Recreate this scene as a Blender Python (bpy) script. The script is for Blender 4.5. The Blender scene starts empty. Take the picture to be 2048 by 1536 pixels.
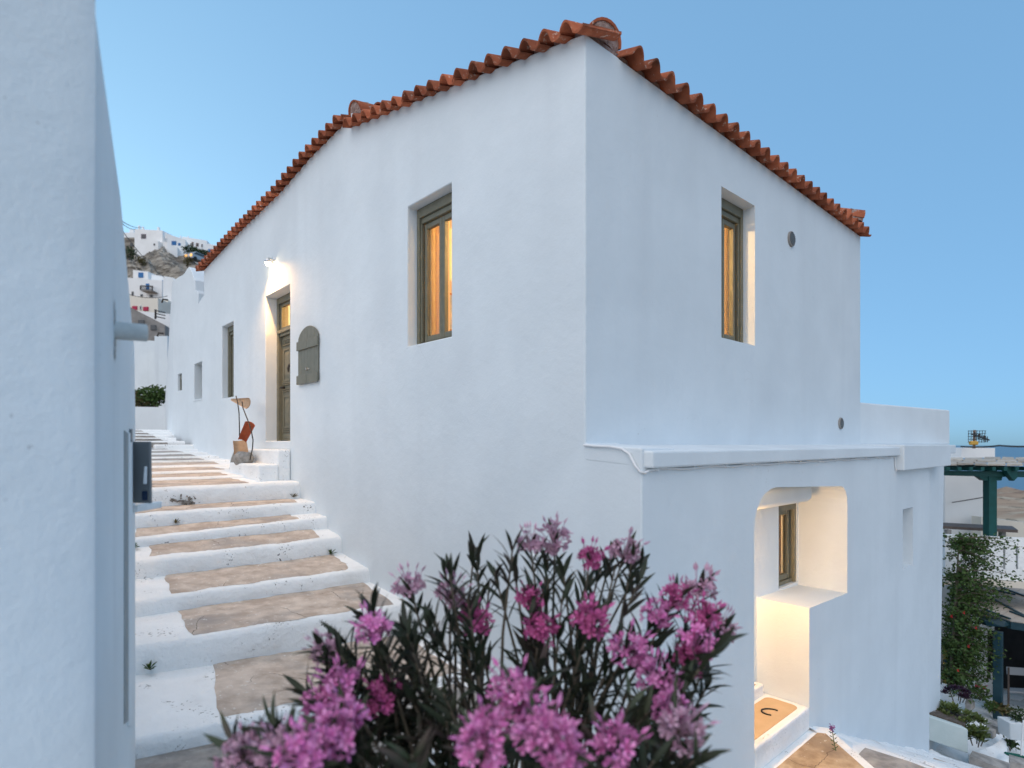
import bpy, bmesh, math, random
from mathutils import Vector, Matrix, noise as mn
from math import sin, cos, pi, radians
random.seed(7)
SC = bpy.context.scene
COL = SC.collection
V = Vector

# ---------------------------------------------------------------- camera, sky, sun, exposure
# world frame: house corner at the origin, +X along the right facade, +Y along the left facade, z = 0 at eye level
FPX, CX, HY = 1164.0, 1024.0, 887.0
CAM = V((-3.209, -2.760, 0.0))
RGT = V((0.7414, -0.6712, 0)).normalized()
FWD = V((0.6711, 0.7413, 0)).normalized()
cam_d = bpy.data.cameras.new('camera')
cam_o = bpy.data.objects.new('camera', cam_d)
COL.objects.link(cam_o)
cam_d.sensor_fit = 'HORIZONTAL'
cam_d.sensor_width = 36.0
cam_d.lens = 36.0 * FPX / 2048.0
cam_d.shift_y = (HY - 768.0) / 2048.0
cam_d.clip_start = 0.05
cam_d.clip_end = 60000
cam_o.location = CAM
cam_d.dof.use_dof = True
cam_d.dof.focus_distance = 6.0
cam_d.dof.aperture_fstop = 1.3
cam_o.rotation_euler = (radians(90), 0, math.atan2(-FWD.x, FWD.y))
SC.camera = cam_o

SKY_ELEV, SKY_AZ = radians(4.0), radians(90.0)      # dusk: the last glow lies along the lane, azimuth from +X counter-clockwise
W = bpy.data.worlds.new('World')
SC.world = W
W.use_nodes = True
wn, wl = W.node_tree.nodes, W.node_tree.links
bg = wn['Background']
sky = wn.new('ShaderNodeTexSky')
sky.sky_type = 'NISHITA'
sky.sun_disc = False
sky.sun_elevation = SKY_ELEV
sky.sun_rotation = radians(90) - SKY_AZ
sky.altitude = 200
sky.air_density = 0.4
sky.dust_density = 1.5
sky.ozone_density = 1.0
def _vm(op, src, val):
    n = wn.new('ShaderNodeVectorMath'); n.operation = op
    wl.new(src, n.inputs[0]); n.inputs[1].default_value = val
    return n.outputs[0]
gm_ = wn.new('ShaderNodeGamma'); gm_.inputs['Gamma'].default_value = 0.25      # flat tone of the dusk sky
wl.new(_vm('MULTIPLY', sky.outputs['Color'], (.1, .1, .1)), gm_.inputs['Color'])
wl.new(_vm('MULTIPLY', gm_.outputs['Color'], (4.56, 8.38, 12.15)), bg.inputs['Color'])
bg.inputs['Strength'].default_value = 0.1
sun_d = bpy.data.lights.new('sun', 'SUN')
sun_d.energy = 2.3
sun_d.angle = radians(100)
sun_d.color = (1.0, 0.84, 0.685)
sun_o = bpy.data.objects.new('sun', sun_d)
COL.objects.link(sun_o)
SUN_ELEV, SUN_AZ = radians(48), radians(203)
_sd = V((cos(SUN_AZ) * cos(SUN_ELEV), sin(SUN_AZ) * cos(SUN_ELEV), sin(SUN_ELEV)))
sun_o.rotation_euler = _sd.to_track_quat('Z', 'Y').to_euler()
SC.view_settings.view_transform = 'Standard'
SC.view_settings.look = 'None'
SC.view_settings.gamma = 1.0
SC.view_settings.use_curve_mapping = False
SC.view_settings.exposure = 0.07
SC.cycles.max_bounces = 8
SC.cycles.transparent_max_bounces = 12

# ---------------------------------------------------------------- helpers
def ray(px, py):
    return FWD + RGT * ((px - CX) / FPX) + V((0, 0, (HY - py) / FPX))
def at(px, py, D):
    return CAM + ray(px, py) * D
def fl(px, py):                       # point on the left facade plane x = 0
    r = ray(px, py); return CAM + r * (-CAM.x / r.x)
def cw(r, D, z=0.0):
    p = CAM + RGT * r + FWD * D; p.z = z; return p

def link(name, me, m=None, parent=None):
    o = bpy.data.objects.new(name, me)
    COL.objects.link(o)
    if m is not None and me is not None and len(me.materials) == 0:
        me.materials.append(m)
    if parent is not None:
        o.parent = parent
    return o
def empty(name, label, cat, loc=(0, 0, 0), group=None):
    o = bpy.data.objects.new(name, None)
    COL.objects.link(o)
    o.location = loc
    o.empty_display_size = .1
    return tag(o, label, cat, group)
def tag(o, label=None, cat=None, group=None, kind=None):
    if label: o['label'] = label
    if cat: o['category'] = cat
    if group: o['group'] = group
    if kind: o['kind'] = kind
    return o
def abs_parent(o, p):                  # parent an object built in world coordinates to an Empty that is not at the origin
    o.parent = p
    o.matrix_parent_inverse = Matrix.Translation(-V(p.location))
    return o

class MB:
    def __init__(s): s.v = []; s.f = []; s.sm = []
    def add(s, vs, fs, smooth=False):
        b = len(s.v)
        s.v += [tuple(v) for v in vs]
        for f in fs:
            s.f.append([i + b for i in f]); s.sm.append(smooth)
    def box(s, a, b, M=None):
        x0, y0, z0 = a; x1, y1, z1 = b
        vs = [V(p) for p in ((x0,y0,z0),(x1,y0,z0),(x1,y1,z0),(x0,y1,z0),(x0,y0,z1),(x1,y0,z1),(x1,y1,z1),(x0,y1,z1))]
        if M is not None: vs = [M @ v for v in vs]
        s.add(vs, [(0,3,2,1),(4,5,6,7),(0,1,5,4),(1,2,6,5),(2,3,7,6),(3,0,4,7)])
    def prism(s, poly, d):             # closed planar polygon (3d points) extruded by vector d
        n = len(poly); d = V(d)
        vs = [V(p) for p in poly] + [V(p) + d for p in poly]
        fs = [list(range(n))[::-1], [n + i for i in range(n)]]
        fs += [(i, (i+1) % n, n + (i+1) % n, n + i) for i in range(n)]
        s.add(vs, fs)
    def tube(s, pts, r, n=8, cap=True):
        pts = [V(p) for p in pts]
        rs = r if isinstance(r, (list, tuple)) else [r] * len(pts)
        vs, fs = [], []
        up = None
        for i, p in enumerate(pts):
            t = (pts[min(i+1, len(pts)-1)] - pts[max(i-1, 0)]).normalized()
            if up is None:
                up = t.orthogonal().normalized()
            up = (up - t * up.dot(t)).normalized()
            w = t.cross(up)
            for k in range(n):
                a = 2*pi*k/n
                vs.append(p + (up*cos(a) + w*sin(a)) * rs[i])
        for i in range(len(pts)-1):
            for k in range(n):
                fs.append((i*n+k, i*n+(k+1) % n, (i+1)*n+(k+1) % n, (i+1)*n+k))
        s.add(vs, fs, True)
        if cap:
            s.add(vs[:n], [list(range(n))[::-1]]); s.add(vs[-n:], [list(range(n))])
    def lathe(s, prof, axis_o, axis_d=(0,0,1), n=16):
        d = V(axis_d).normalized(); u = d.orthogonal().normalized(); w = d.cross(u); o = V(axis_o)
        vs, fs = [], []
        for r, h in prof:
            for k in range(n):
                a = 2*pi*k/n
                vs.append(o + d*h + (u*cos(a) + w*sin(a))*r)
        for i in range(len(prof)-1):
            for k in range(n):
                fs.append((i*n+k, i*n+(k+1) % n, (i+1)*n+(k+1) % n, (i+1)*n+k))
        s.add(vs, fs, True)
        s.add(vs[:n], [list(range(n))[::-1]]); s.add(vs[-n:], [list(range(n))])
    def mesh(s, name):
        me = bpy.data.meshes.new(name)
        me.from_pydata(s.v, [], s.f)
        me.polygons.foreach_set('use_smooth', s.sm)
        me.update()
        return me
    def build(s, name, m, parent=None, bevel=0, absolute=None, recalc=True):
        me = s.mesh(name)
        if recalc:
            bm = bmesh.new(); bm.from_mesh(me)
            bmesh.ops.recalc_face_normals(bm, faces=bm.faces)
            bm.to_mesh(me); bm.free()
        o = link(name, me, m, parent)
        if absolute is not None: abs_parent(o, absolute)
        if bevel:
            md = o.modifiers.new('bevel', 'BEVEL'); md.width = bevel; md.segments = 2; md.limit_method = 'ANGLE'; md.angle_limit = radians(40)
        return o

def plate(outline, holes, to3d, thick):
    """2d outline with holes, extruded along thick (a 3d vector) -> MB-like mesh"""
    bm = bmesh.new()
    edges = []
    for loop in [outline] + holes:
        vs = [bm.verts.new(to3d(*p)) for p in loop]
        for i in range(len(vs)):
            edges.append(bm.edges.new((vs[i], vs[(i+1) % len(vs)])))
    res = bmesh.ops.triangle_fill(bm, use_beauty=True, use_dissolve=False, edges=edges)
    faces = [f for f in res['geom'] if isinstance(f, bmesh.types.BMFace)]
    ex = bmesh.ops.extrude_face_region(bm, geom=faces)
    nv = [g for g in ex['geom'] if isinstance(g, bmesh.types.BMVert)]
    bmesh.ops.translate(bm, verts=nv, vec=V(thick))
    bmesh.ops.recalc_face_normals(bm, faces=bm.faces)
    me = bpy.data.meshes.new('plate')
    bm.to_mesh(me); bm.free()
    return me
def rect(a0, a1, b0, b1): return [(a0, b0), (a1, b0), (a1, b1), (a0, b1)]

# ---------------------------------------------------------------- materials
def mat(name, c1, c2=None, scale=3.0, rough=0.8, bump=0.0, bscale=30.0, metal=0.0, spec=0.3, fleck=None, big=None, rnd=0.0, stretch=None, detail=4.0, crack=None, streak=None):
    m = bpy.data.materials.new(name)
    m.use_nodes = True
    N, L = m.node_tree.nodes, m.node_tree.links
    b = N['Principled BSDF']
    b.inputs['Roughness'].default_value = rough
    b.inputs['Metallic'].default_value = metal
    b.inputs['Specular IOR Level'].default_value = spec
    geo = N.new('ShaderNodeNewGeometry')
    pos = geo.outputs['Position']
    if stretch:
        mp = N.new('ShaderNodeMapping'); mp.inputs['Scale'].default_value = stretch
        L.new(pos, mp.inputs['Vector']); pos = mp.outputs['Vector']
    def nz(sc, det=4.0, r=0.55):
        n = N.new('ShaderNodeTexNoise'); n.inputs['Scale'].default_value = sc; n.inputs['Detail'].default_value = det; n.inputs['Roughness'].default_value = r
        L.new(pos, n.inputs['Vector']); return n
    def ramp(src, a, bb):
        r = N.new('ShaderNodeMapRange'); r.inputs['From Min'].default_value = a; r.inputs['From Max'].default_value = bb
        L.new(src, r.inputs['Value']); return r.outputs['Result']
    def mix(f, ca, cb):
        x = N.new('ShaderNodeMix'); x.data_type = 'RGBA'
        if isinstance(f, (int, float)): x.inputs['Factor'].default_value = f
        else: L.new(f, x.inputs['Factor'])
        for s, c in ((6, ca), (7, cb)):
            if isinstance(c, tuple): x.inputs[s].default_value = (*c, 1)
            else: L.new(c, x.inputs[s])
        return x.outputs[2]
    col = c1
    if c2 is not None:
        col = mix(ramp(nz(scale, detail).outputs['Fac'], .36, .64), c1, c2)
    if big:
        col = mix(ramp(nz(big[1], 3).outputs['Fac'], big[2], big[3]), col, big[0])
    if streak:                         # (colour, scale, lo, hi): rain streaks, long in z
        mp2 = N.new('ShaderNodeMapping'); mp2.inputs['Scale'].default_value = (1, 1, .07); L.new(geo.outputs['Position'], mp2.inputs['Vector'])
        n2 = N.new('ShaderNodeTexNoise'); n2.inputs['Scale'].default_value = streak[1]; n2.inputs['Detail'].default_value = 5
        L.new(mp2.outputs['Vector'], n2.inputs['Vector'])
        col = mix(ramp(n2.outputs['Fac'], streak[2], streak[3]), col, streak[0])
    if crack:                          # (colour, scale, width, mask scale, mask threshold)
        vo = N.new('ShaderNodeTexVoronoi'); vo.feature = 'DISTANCE_TO_EDGE'; vo.inputs['Scale'].default_value = crack[1]
        wp = N.new('ShaderNodeVectorMath'); wp.operation = 'MULTIPLY_ADD'
        nw = nz(crack[1]*3, 3); L.new(nw.outputs['Color'], wp.inputs[0]); wp.inputs[1].default_value = (.25/crack[1],)*3; L.new(pos, wp.inputs[2])
        L.new(wp.outputs[0], vo.inputs['Vector'])
        ca = ramp(vo.outputs['Distance'], crack[2], crack[2]*.3)
        cm_ = ramp(nz(crack[3], 2).outputs['Fac'], crack[4], crack[4] + .05)
        mu2 = N.new('ShaderNodeMath'); mu2.operation = 'MULTIPLY'; L.new(ca, mu2.inputs[0]); L.new(cm_, mu2.inputs[1])
        col = mix(mu2.outputs[0], col, crack[0])
    if fleck:                          # (colour, scale, threshold, mask scale, mask threshold)
        a = ramp(nz(fleck[1], 3, .6).outputs['Fac'], fleck[2], fleck[2] + .05)
        k = ramp(nz(fleck[3], 3).outputs['Fac'], fleck[4], fleck[4] + .1)
        mu = N.new('ShaderNodeMath'); mu.operation = 'MULTIPLY'; L.new(a, mu.inputs[0]); L.new(k, mu.inputs[1])
        col = mix(mu.outputs[0], col, fleck[0])
    if rnd:
        oi = N.new('ShaderNodeObjectInfo')
        h = N.new('ShaderNodeHueSaturation')
        mr = N.new('ShaderNodeMapRange'); mr.inputs['To Min'].default_value = 1 - rnd; mr.inputs['To Max'].default_value = 1 + rnd
        L.new(oi.outputs['Random'], mr.inputs['Value']); L.new(mr.outputs['Result'], h.inputs['Value'])
        if isinstance(col, tuple): h.inputs['Color'].default_value = (*col, 1)
        else: L.new(col, h.inputs['Color'])
        col = h.outputs['Color']
    if isinstance(col, tuple): b.inputs['Base Color'].default_value = (*col, 1)
    else: L.new(col, b.inputs['Base Color'])
    if bump:
        bs = bscale if isinstance(bscale, (list, tuple)) else [(bscale, bump)]
        nrm = None
        for sc, st in bs:
            bp = N.new('ShaderNodeBump'); bp.inputs['Strength'].default_value = 1.0; bp.inputs['Distance'].default_value = st
            L.new(nz(sc, 5, .6).outputs['Fac'], bp.inputs['Height'])
            if nrm is not None: L.new(nrm, bp.inputs['Normal'])
            nrm = bp.outputs['Normal']
        L.new(nrm, b.inputs['Normal'])
    return m
def emit(name, col, st):
    m = bpy.data.materials.new(name); m.use_nodes = True
    b = m.node_tree.nodes['Principled BSDF']
    b.inputs['Base Color'].default_value = (*col, 1)
    b.inputs['Emission Color'].default_value = (*col, 1)
    b.inputs['Emission Strength'].default_value = st
    return m
def glass_mat(name, tint=(.95, .96, .95), fac=.12):
    m = bpy.data.materials.new(name); m.use_nodes = True
    N, L = m.node_tree.nodes, m.node_tree.links
    N.remove(N['Principled BSDF'])
    t = N.new('ShaderNodeBsdfTransparent'); t.inputs[0].default_value = (*tint, 1)
    g = N.new('ShaderNodeBsdfGlossy'); g.inputs['Roughness'].default_value = .02
    lw = N.new('ShaderNodeLayerWeight'); lw.inputs['Blend'].default_value = .5
    pw = N.new('ShaderNodeMath'); pw.operation = 'POWER'; pw.inputs[1].default_value = 4; L.new(lw.outputs['Facing'], pw.inputs[0])
    ml = N.new('ShaderNodeMath'); ml.operation = 'MULTIPLY_ADD'; ml.inputs[1].default_value = .30; ml.inputs[2].default_value = .03; L.new(pw.outputs[0], ml.inputs[0])
    mx = N.new('ShaderNodeMixShader')
    L.new(ml.outputs[0], mx.inputs[0]); L.new(t.outputs[0], mx.inputs[1]); L.new(g.outputs[0], mx.inputs[2])
    L.new(mx.outputs[0], N['Material Output'].inputs[0])
    return m

M = {}
M['stucco'] = mat('stucco', (.665, .715, .745), (.71, .76, .79), 1.3, .9, 1, [(1.6, .016), (9, .0025), (70, .0012)], spec=.15, streak=((.64, .685, .715), 2.2, .54, .88), crack=((.52, .54, .56), .9, .0015, .7, .66),
                  big=((.635, .68, .71), .55, .55, .85), fleck=((.42, .42, .41), 60, .66, 2.5, .6))
M['stucco_old'] = mat('stucco_old', (.70, .76, .79), (.75, .81, .84), 1.6, .9, 1, [(2.5, .014), (13, .004), (48, .0022), (150, .0008)], spec=.15, streak=((.655, .71, .74), 4.0, .55, .80),
                      fleck=((.3, .3, .3), 34, .68, 3, .52))
M['stucco_far'] = mat('stucco_far', (.80, .80, .79), (.86, .86, .85), .8, .9, spec=.15)
M['cream'] = mat('cream_stucco', (.72, .66, .57), (.76, .71, .62), .8, .9, spec=.15)
M['whitewash'] = mat('whitewash', (.83, .845, .845), (.89, .905, .905), 2.5, .9, 1, [(5, .03), (26, .010), (110, .003)], spec=.1,
                     big=((.66, .65, .63), 1.6, .56, .8), fleck=((.12, .11, .10), 42, .60, 4.0, .54))
M['tread'] = mat('tread_concrete', (.45, .365, .30), (.66, .56, .475), 6, .92, 1, [(9, .008), (34, .006), (140, .004)], spec=.1, detail=9, crack=((.10, .09, .08), 1.6, .006, 1.3, .52),
                 big=((.36, .325, .30), 1.9, .50, .70), fleck=((.72, .70, .67), 34, .63, 6, .40))
M['tread_grey'] = mat('tread_grey', (.27, .255, .24), (.46, .425, .39), 6, .92, 1, [(30, .005), (120, .003)], spec=.1, fleck=((.55, .53, .5), 40, .68, 5, .42))
M['crust'] = mat('crumbled_mortar', (.16, .14, .12), (.40, .38, .35), 30, .95, 1, [(30, .02), (90, .01)])
M['olive'] = mat('olive_paint', (.155, .148, .105), (.185, .175, .128), 12, .5, 1, [(40, .0012)], spec=.4)
M['grey_paint'] = mat('grey_paint', (.165, .162, .125), (.19, .186, .148), 10, .55, 1, [(60, .0008)], spec=.4)
M['black'] = mat('black_gap', (.012, .012, .012))
M['iron'] = mat('dark_iron', (.05, .045, .04), (.07, .06, .055), 40, .5, metal=.7)
M['steel'] = mat('bright_steel', (.6, .6, .6), rough=.3, metal=.9)
M['terracotta'] = mat('terracotta', (.29, .080, .038), (.40, .125, .062), 9, .8, 1, [(60, .002)], rnd=.40, fleck=((.50, .33, .26), 30, .60, 6, .46), big=((.17, .065, .04), 4.5, .55, .75), spec=.2)
M['terracotta_deep'] = mat('terracotta_deep', (.30, .06, .025), (.36, .09, .04), 14, .6, 1, [(50, .002)])
M['clay'] = mat('pale_clay', (.42, .27, .165), (.50, .34, .22), 14, .8, 1, [(50, .003)])
M['mortar'] = mat('mortar', (.30, .20, .17), (.42, .31, .275), 18, .95, 1, [(12, .05), (40, .02)], fleck=((.12, .1, .1), 16, .60, 6, .4))
M['rock_grey'] = mat('grey_stone', (.24, .235, .22), (.36, .35, .33), 25, .95, 1, [(30, .02)])
M['wall_in'] = mat('interior_plaster', (.76, .64, .46), rough=.9)
M['ochre_in'] = mat('interior_wood', (.45, .22, .06), (.52, .27, .08), 5, .6, stretch=(6, 6, .6))
M['curtain'] = mat('brown_curtain', (.34, .23, .13), (.42, .29, .17), 10, .85)
_N, _L = M['curtain'].node_tree.nodes, M['curtain'].node_tree.links
_t = _N.new('ShaderNodeBsdfTranslucent'); _t.inputs[0].default_value = (.55, .36, .18, 1)
_x = _N.new('ShaderNodeMixShader'); _x.inputs[0].default_value = .55
_L.new(_N['Principled BSDF'].outputs[0], _x.inputs[1]); _L.new(_t.outputs[0], _x.inputs[2]); _L.new(_x.outputs[0], _N['Material Output'].inputs[0])
M['glass'] = glass_mat('window_glass')
M['box_grey'] = mat('box_grey', (.17, .18, .185), rough=.45, spec=.4)
M['white_paint'] = mat('white_paint', (.78, .79, .80), rough=.4)
M['pipe'] = mat('spout_pipe', (.46, .50, .50), (.60, .63, .62), 12, .7, 1, [(40, .002)], fleck=((.2, .2, .2), 22, .6, 6, .5))
M['white_pvc'] = mat('white_pvc', (.74, .75, .76), rough=.5)
M['blue'] = mat('blue_paint', (.02, .13, .34), (.03, .16, .38), 6, .5)
M['crimson'] = mat('crimson_paint', (.42, .02, .07), rough=.5)
M['dark_pane'] = mat('dark_pane', (.05, .055, .06), rough=.15, spec=.5)
M['concrete'] = mat('bare_concrete', (.23, .215, .20), (.31, .29, .27), 3, .95)
M['teal'] = mat('teal_paint', (.006, .062, .055), (.008, .075, .07), 8, .45, spec=.4)
M['teal_blue'] = mat('teal_blue_paint', (.008, .04, .058), (.012, .05, .07), 8, .45, spec=.4)
M['canopy'] = mat('canopy_panel', (.42, .37, .32), (.50, .45, .40), 3, .7, fleck=((.22, .2, .18), 9, .62, 3, .5))
M['slate'] = mat('stone_slab', (.36, .32, .27), (.50, .46, .40), 7, .9, 1, [(14, .02)], rnd=.2)
M['yellow_door'] = mat('yellow_door', (.21, .155, .03), (.25, .19, .045), 5, .6)
M['table'] = mat('table_wood', (.10, .075, .065), (.13, .10, .085), 8, .6)
M['yellow'] = mat('yellow_plastic', (.62, .36, .07), rough=.5)
M['stripe_cloth'] = mat('pale_canvas', (.40, .42, .45), rough=.9)
M['pale_green'] = mat('planter_paint', (.50, .58, .57), (.57, .64, .63), 3, .85, 1, [(20, .004)])
M['soil'] = mat('soil', (.09, .07, .055), (.16, .13, .11), 20, 1, 1, [(30, .03)])
M['leaf'] = mat('oleander_leaf', (.026, .040, .020), (.060, .070, .042), 5, .55, spec=.25, rnd=.4, big=((.085, .060, .055), 6, .54, .68))
M['stem'] = mat('plant_stem', (.10, .085, .06), (.15, .12, .09), 20, .8)
M['petal'] = mat('pink_petal', (.60, .15, .41), (.76, .34, .59), 45, .75, spec=.15, rnd=.10)
M['petal_pale'] = mat('pale_petal', (.48, .26, .37), (.62, .42, .52), 45, .75, spec=.15, rnd=.10)
M['petal_deep'] = mat('deep_petal', (.42, .07, .22), (.54, .14, .32), 45, .75, spec=.15, rnd=.10)
M['leaf_mid'] = mat('shrub_leaf', (.035, .075, .018), (.075, .125, .030), 8, .6, spec=.3)
M['leaf_dark'] = mat('dark_leaf', (.018, .040, .012), (.045, .075, .022), 6, .6, spec=.3)
M['leaf_dry'] = mat('dry_leaf', (.10, .085, .035), (.15, .12, .05), 5, .8)
M['succulent'] = mat('succulent_leaf', (.085, .125, .035), (.15, .18, .055), 9, .5, spec=.35)
M['purple_leaf'] = mat('purple_leaf', (.035, .014, .035), (.06, .03, .05), 9, .5)
M['red_petal'] = mat('red_petal', (.52, .02, .03), rough=.7)
M['lavender'] = mat('lavender_petal', (.22, .06, .24), (.30, .11, .30), 50, .8)
M['broom'] = mat('broom_green', (.01, .11, .08), rough=.6)
M['car'] = mat('car_paint', (.42, .43, .44), rough=.25, metal=.4)
M['tyre'] = mat('tyre', (.02, .02, .02))
M['dish'] = mat('dish_metal', (.46, .47, .48), rough=.5, metal=.2)
M['bulb'] = emit('bulb', (1, .78, .45), 110)
M['headlight'] = emit('headlight', (1, .50, .13), 1.1)
M['rock'] = mat('hill_rock', (.15, .13, .11), (.46, .42, .36), .8, .95, 1, [(1.2, .3), (5, .1)], spec=.1, stretch=(.5, .5, 2.6), crack=((.07, .06, .05), .35, .03, .3, .45),
                fleck=((.09, .08, .055), 2.4, .56, .5, .44), detail=8)
M['sea'] = mat('sea_water', (.035, .10, .17), rough=.35, spec=.4)
M['land'] = mat('dry_land', (.24, .165, .12), (.38, .28, .20), .008, .95, spec=.05, fleck=((.12, .105, .075), .06, .56, .02, .42), big=((.42, .36, .28), .012, .56, .66), detail=9)
M['patio'] = mat('patio_floor', (.52, .52, .51), (.60, .60, .59), 2, .9)

# ---------------------------------------------------------------- ground, sea, hill
def lerp_tab(t, x):
    if x <= t[0][0]: return t[0][1]
    for (a, b), (c, d) in zip(t, t[1:]):
        if x <= c: return b + (d - b) * (x - a) / (c - a)
    return t[-1][1]
def sstep(a, b, x):
    t = min(1, max(0, (x - a) / (b - a))); return t*t*(3-2*t)
T_LEFT = [(0, -3.4), (13, -3.2), (17, 0.0), (25, 1.6), (35, 4.6), (55, 11), (66, 16.2), (90, 29.2), (97, 31.2), (140, 33), (260, 15), (700, -155), (1e6, -175)]
T_RIGHT = [(0, -3.6), (9, -6.0), (14, -6.6), (60, -20), (100, -27), (400, -51), (900, -84), (1400, -113), (1700, -150), (3000, -175), (1e6, -175)]
def ground_h(p):
    v = V((p[0], p[1], 0)) - V((CAM.x, CAM.y, 0))
    D = v.length; f = v.dot(FWD); r = v.dot(RGT)
    ang = math.atan2(r, f)
    w = sstep(-.12, -.38, ang) * sstep(2.2, 1.2, abs(ang))
    c = max(.3, cos(ang)) if abs(ang) < 1.2 else .4
    a = lerp_tab(T_LEFT, D * c); b = lerp_tab(T_RIGHT, D * c)
    h = a*w + b*(1-w)
    if D > 40:
        k = min(1, (D-40)/100)
        f_ = f if f > 1 else 1
        px_ = CX + FPX*r/f_
        if 60 < f < 160: h -= 2.4*sstep(325, 450, px_)*sstep(60, 85, f)
        h += k * (mn.noise(V((p[0], p[1], 0))/90) * D*.010 + mn.noise(V((p[0], p[1], 3))/31) * D*.005)
    return h
gm = MB()
NA = 240
rings = [0.0] + [1.2 * (1.083 ** k) for k in range(112)]
vs, fs = [], []
for i, R in enumerate(rings):
    for k in range(NA):
        a = 2*pi*k/NA
        p = CAM + V((cos(a), sin(a), 0)) * R
        g_ = (p - CAM); f_ = max(.1, g_.dot(FWD)); q_ = CX + FPX*g_.dot(RGT)/f_
        dip = 4.0 if (215 < q_ < 462 and 63.5 < f_ < 97.5) else 0.0
        vs.append((p.x, p.y, ground_h(p) - dip))
for i in range(len(rings)-1):
    for k in range(NA):
        fs.append((i*NA+k, i*NA+(k+1) % NA, (i+1)*NA+(k+1) % NA, (i+1)*NA+k))
gm.add(vs, fs, True)
tag(gm.build('ground', M['land'], recalc=False), kind='structure')
sm_ = MB()
sm_.add([(CAM.x + cos(2*pi*k/64)*50000, CAM.y + sin(2*pi*k/64)*50000, -140) for k in range(64)], [list(range(64))])
tag(sm_.build('sea', M['sea'], recalc=False), kind='structure')

# rocky hill face seen over the lane
hm = MB(); vs = []; fs = []
nx, ny = 130, 110
for j in range(ny+1):
    for i in range(nx+1):
        px = 205 + (470-205)*i/nx
        D = 62 + (99-62)*j/ny
        p = CAM + (FWD + RGT*((px-CX)/FPX))*D
        h = ground_h(p)
        e = min(1, min(i, nx-i)/8, min(j, ny-j)/8)
        q = V((p.x*.9, p.y*.9, h*.4))
        tilt = (p - CAM).dot(RGT)*.55 + h
        strata = mn.fractal(V((tilt*.9, p.x*.08, p.y*.08)), 1.0, 2.0, 5)
        lump = mn.fractal(q*.33, .9, 2.1, 5)
        h += e*(lump*1.0 + strata*1.2 - .2 - .8*sstep(.7, 1, j/ny))
        vs.append((p.x, p.y, h))
for j in range(ny):
    for i in range(nx):
        a = j*(nx+1)+i
        fs.append((a, a+1, a+nx+2, a+nx+1))
hm.add(vs, fs, False)
tag(hm.build('rocky_hillside', M['rock'], recalc=False), kind='structure')

# ---------------------------------------------------------------- stairs of the lane
def wob(x, y, z, s, a): return mn.noise(V((x*s, y*s, z*s))) * a
def make_step(parent, yn, yb, zn, zb, zbot, xl, xr, pad=None, padm=None, edge=.05, nx=40, wa=.018):
    """one whitewashed step: nose at yn (height zn = (left, right)), tread back at yb (zb), riser down to zbot"""
    mb = MB(); vs = []; fs = []
    def lx(t, p): return p[0] + (p[1]-p[0])*t
    prof = [(0, -1), (0, -.9), (0, .0), (.012, .7), (.035, .95), (.06, 1.0)]
    cols = len(prof) + 6
    def top(x, t, s): return lx(t, zn)*(1-s) + lx(t, zb)*s + wob(x, yn + s, 1.3, 2.5, wa*.6)
    for i in range(nx+1):
        t = i/nx; x = xl + (xr-xl)*t
        yo = yn + wob(x, yn, 0, 1.4, wa*1.6) + wob(x, yn, 5, 6, wa*.5)
        zt = lx(t, zn); zl = lx(t, zbot)
        for (dy, k) in prof:
            if k < -.95: vs.append((x, yo + .0, zl - 1.6))
            elif k < 0: vs.append((x, yo + .0, zl - .02))
            else: vs.append((x, yo + dy, zl + (zt - zl)*(.25 + .75*k) if k < 1 else top(x, t, 0)))
        for j in range(6):
            s = (j+1)/6
            y = yo + .06 + (yb + .05 - yo - .06)*s
            vs.append((x, y, top(x, t, s)))
    for i in range(nx):
        for j in range(cols-1):
            a = i*cols+j
            fs.append((a, a+cols, a+cols+1, a+1))
    mb.add(vs, fs, True)
    st = mb.build('step', M['whitewash'], parent, recalc=False)
    if pad:
        pm = MB(); vs = []; fs = []
        x0n, x0b, x1n, x1b = pad            # left x at nose / back, right x at nose / back
        na, nb = 90, 6
        for i in range(na+1):
            t = i/na
            for j in range(nb+1):
                s = j/nb
                yy0 = yn + edge + .035 + wob(t*6, yn, 2, 1.7, .03) + wob(t*40, yn, 2, 1, .014)
                yy1 = yb + wob(t*6, yn, 9, 1.7, .02) + wob(t*40, yn, 8, 1, .010) - .008
                y = yy0 + (yy1-yy0)*s
                xa = x0n + (x0b-x0n)*s + wob(y*5, yn, 4, 1.5, .05)
                xb = x1n + (x1b-x1n)*s + wob(y*5, yn, 7, 1.5, .05)
                x = xa + (xb-xa)*t
                if 0 < i < na and 0 < j < nb: pass
                r = min(i, na-i) / 2 if min(i, na-i) < 2 else 1
                tt = (x - xl)/(xr-xl); ss = min(1, max(0, (y - yn - .06)/(yb + .05 - yn - .06)))
                rim = 0.0 if (i in (0, na) or j in (0,)) else 1.0
                vs.append((x, y, top(x, tt, ss) + (.002 if not rim else .007)))
        for i in range(na):
            for j in range(nb):
                a = i*(nb+1)+j
                fs.append((a, a+nb+1, a+nb+2, a+1))
        pm.add(vs, fs, True)
        pm.build('tread_pad', padm or M['tread'], st, recalc=False)
    return st
stairs = bpy.data.objects.new('stairs', None); COL.objects.link(stairs)
tag(stairs, kind='structure')
XL = -3.3
def ex(l, r, x0):                        # extend a value known at x0 and 0 to the hidden left edge XL
    return (r + (l-r)*(XL/x0), r)
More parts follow.
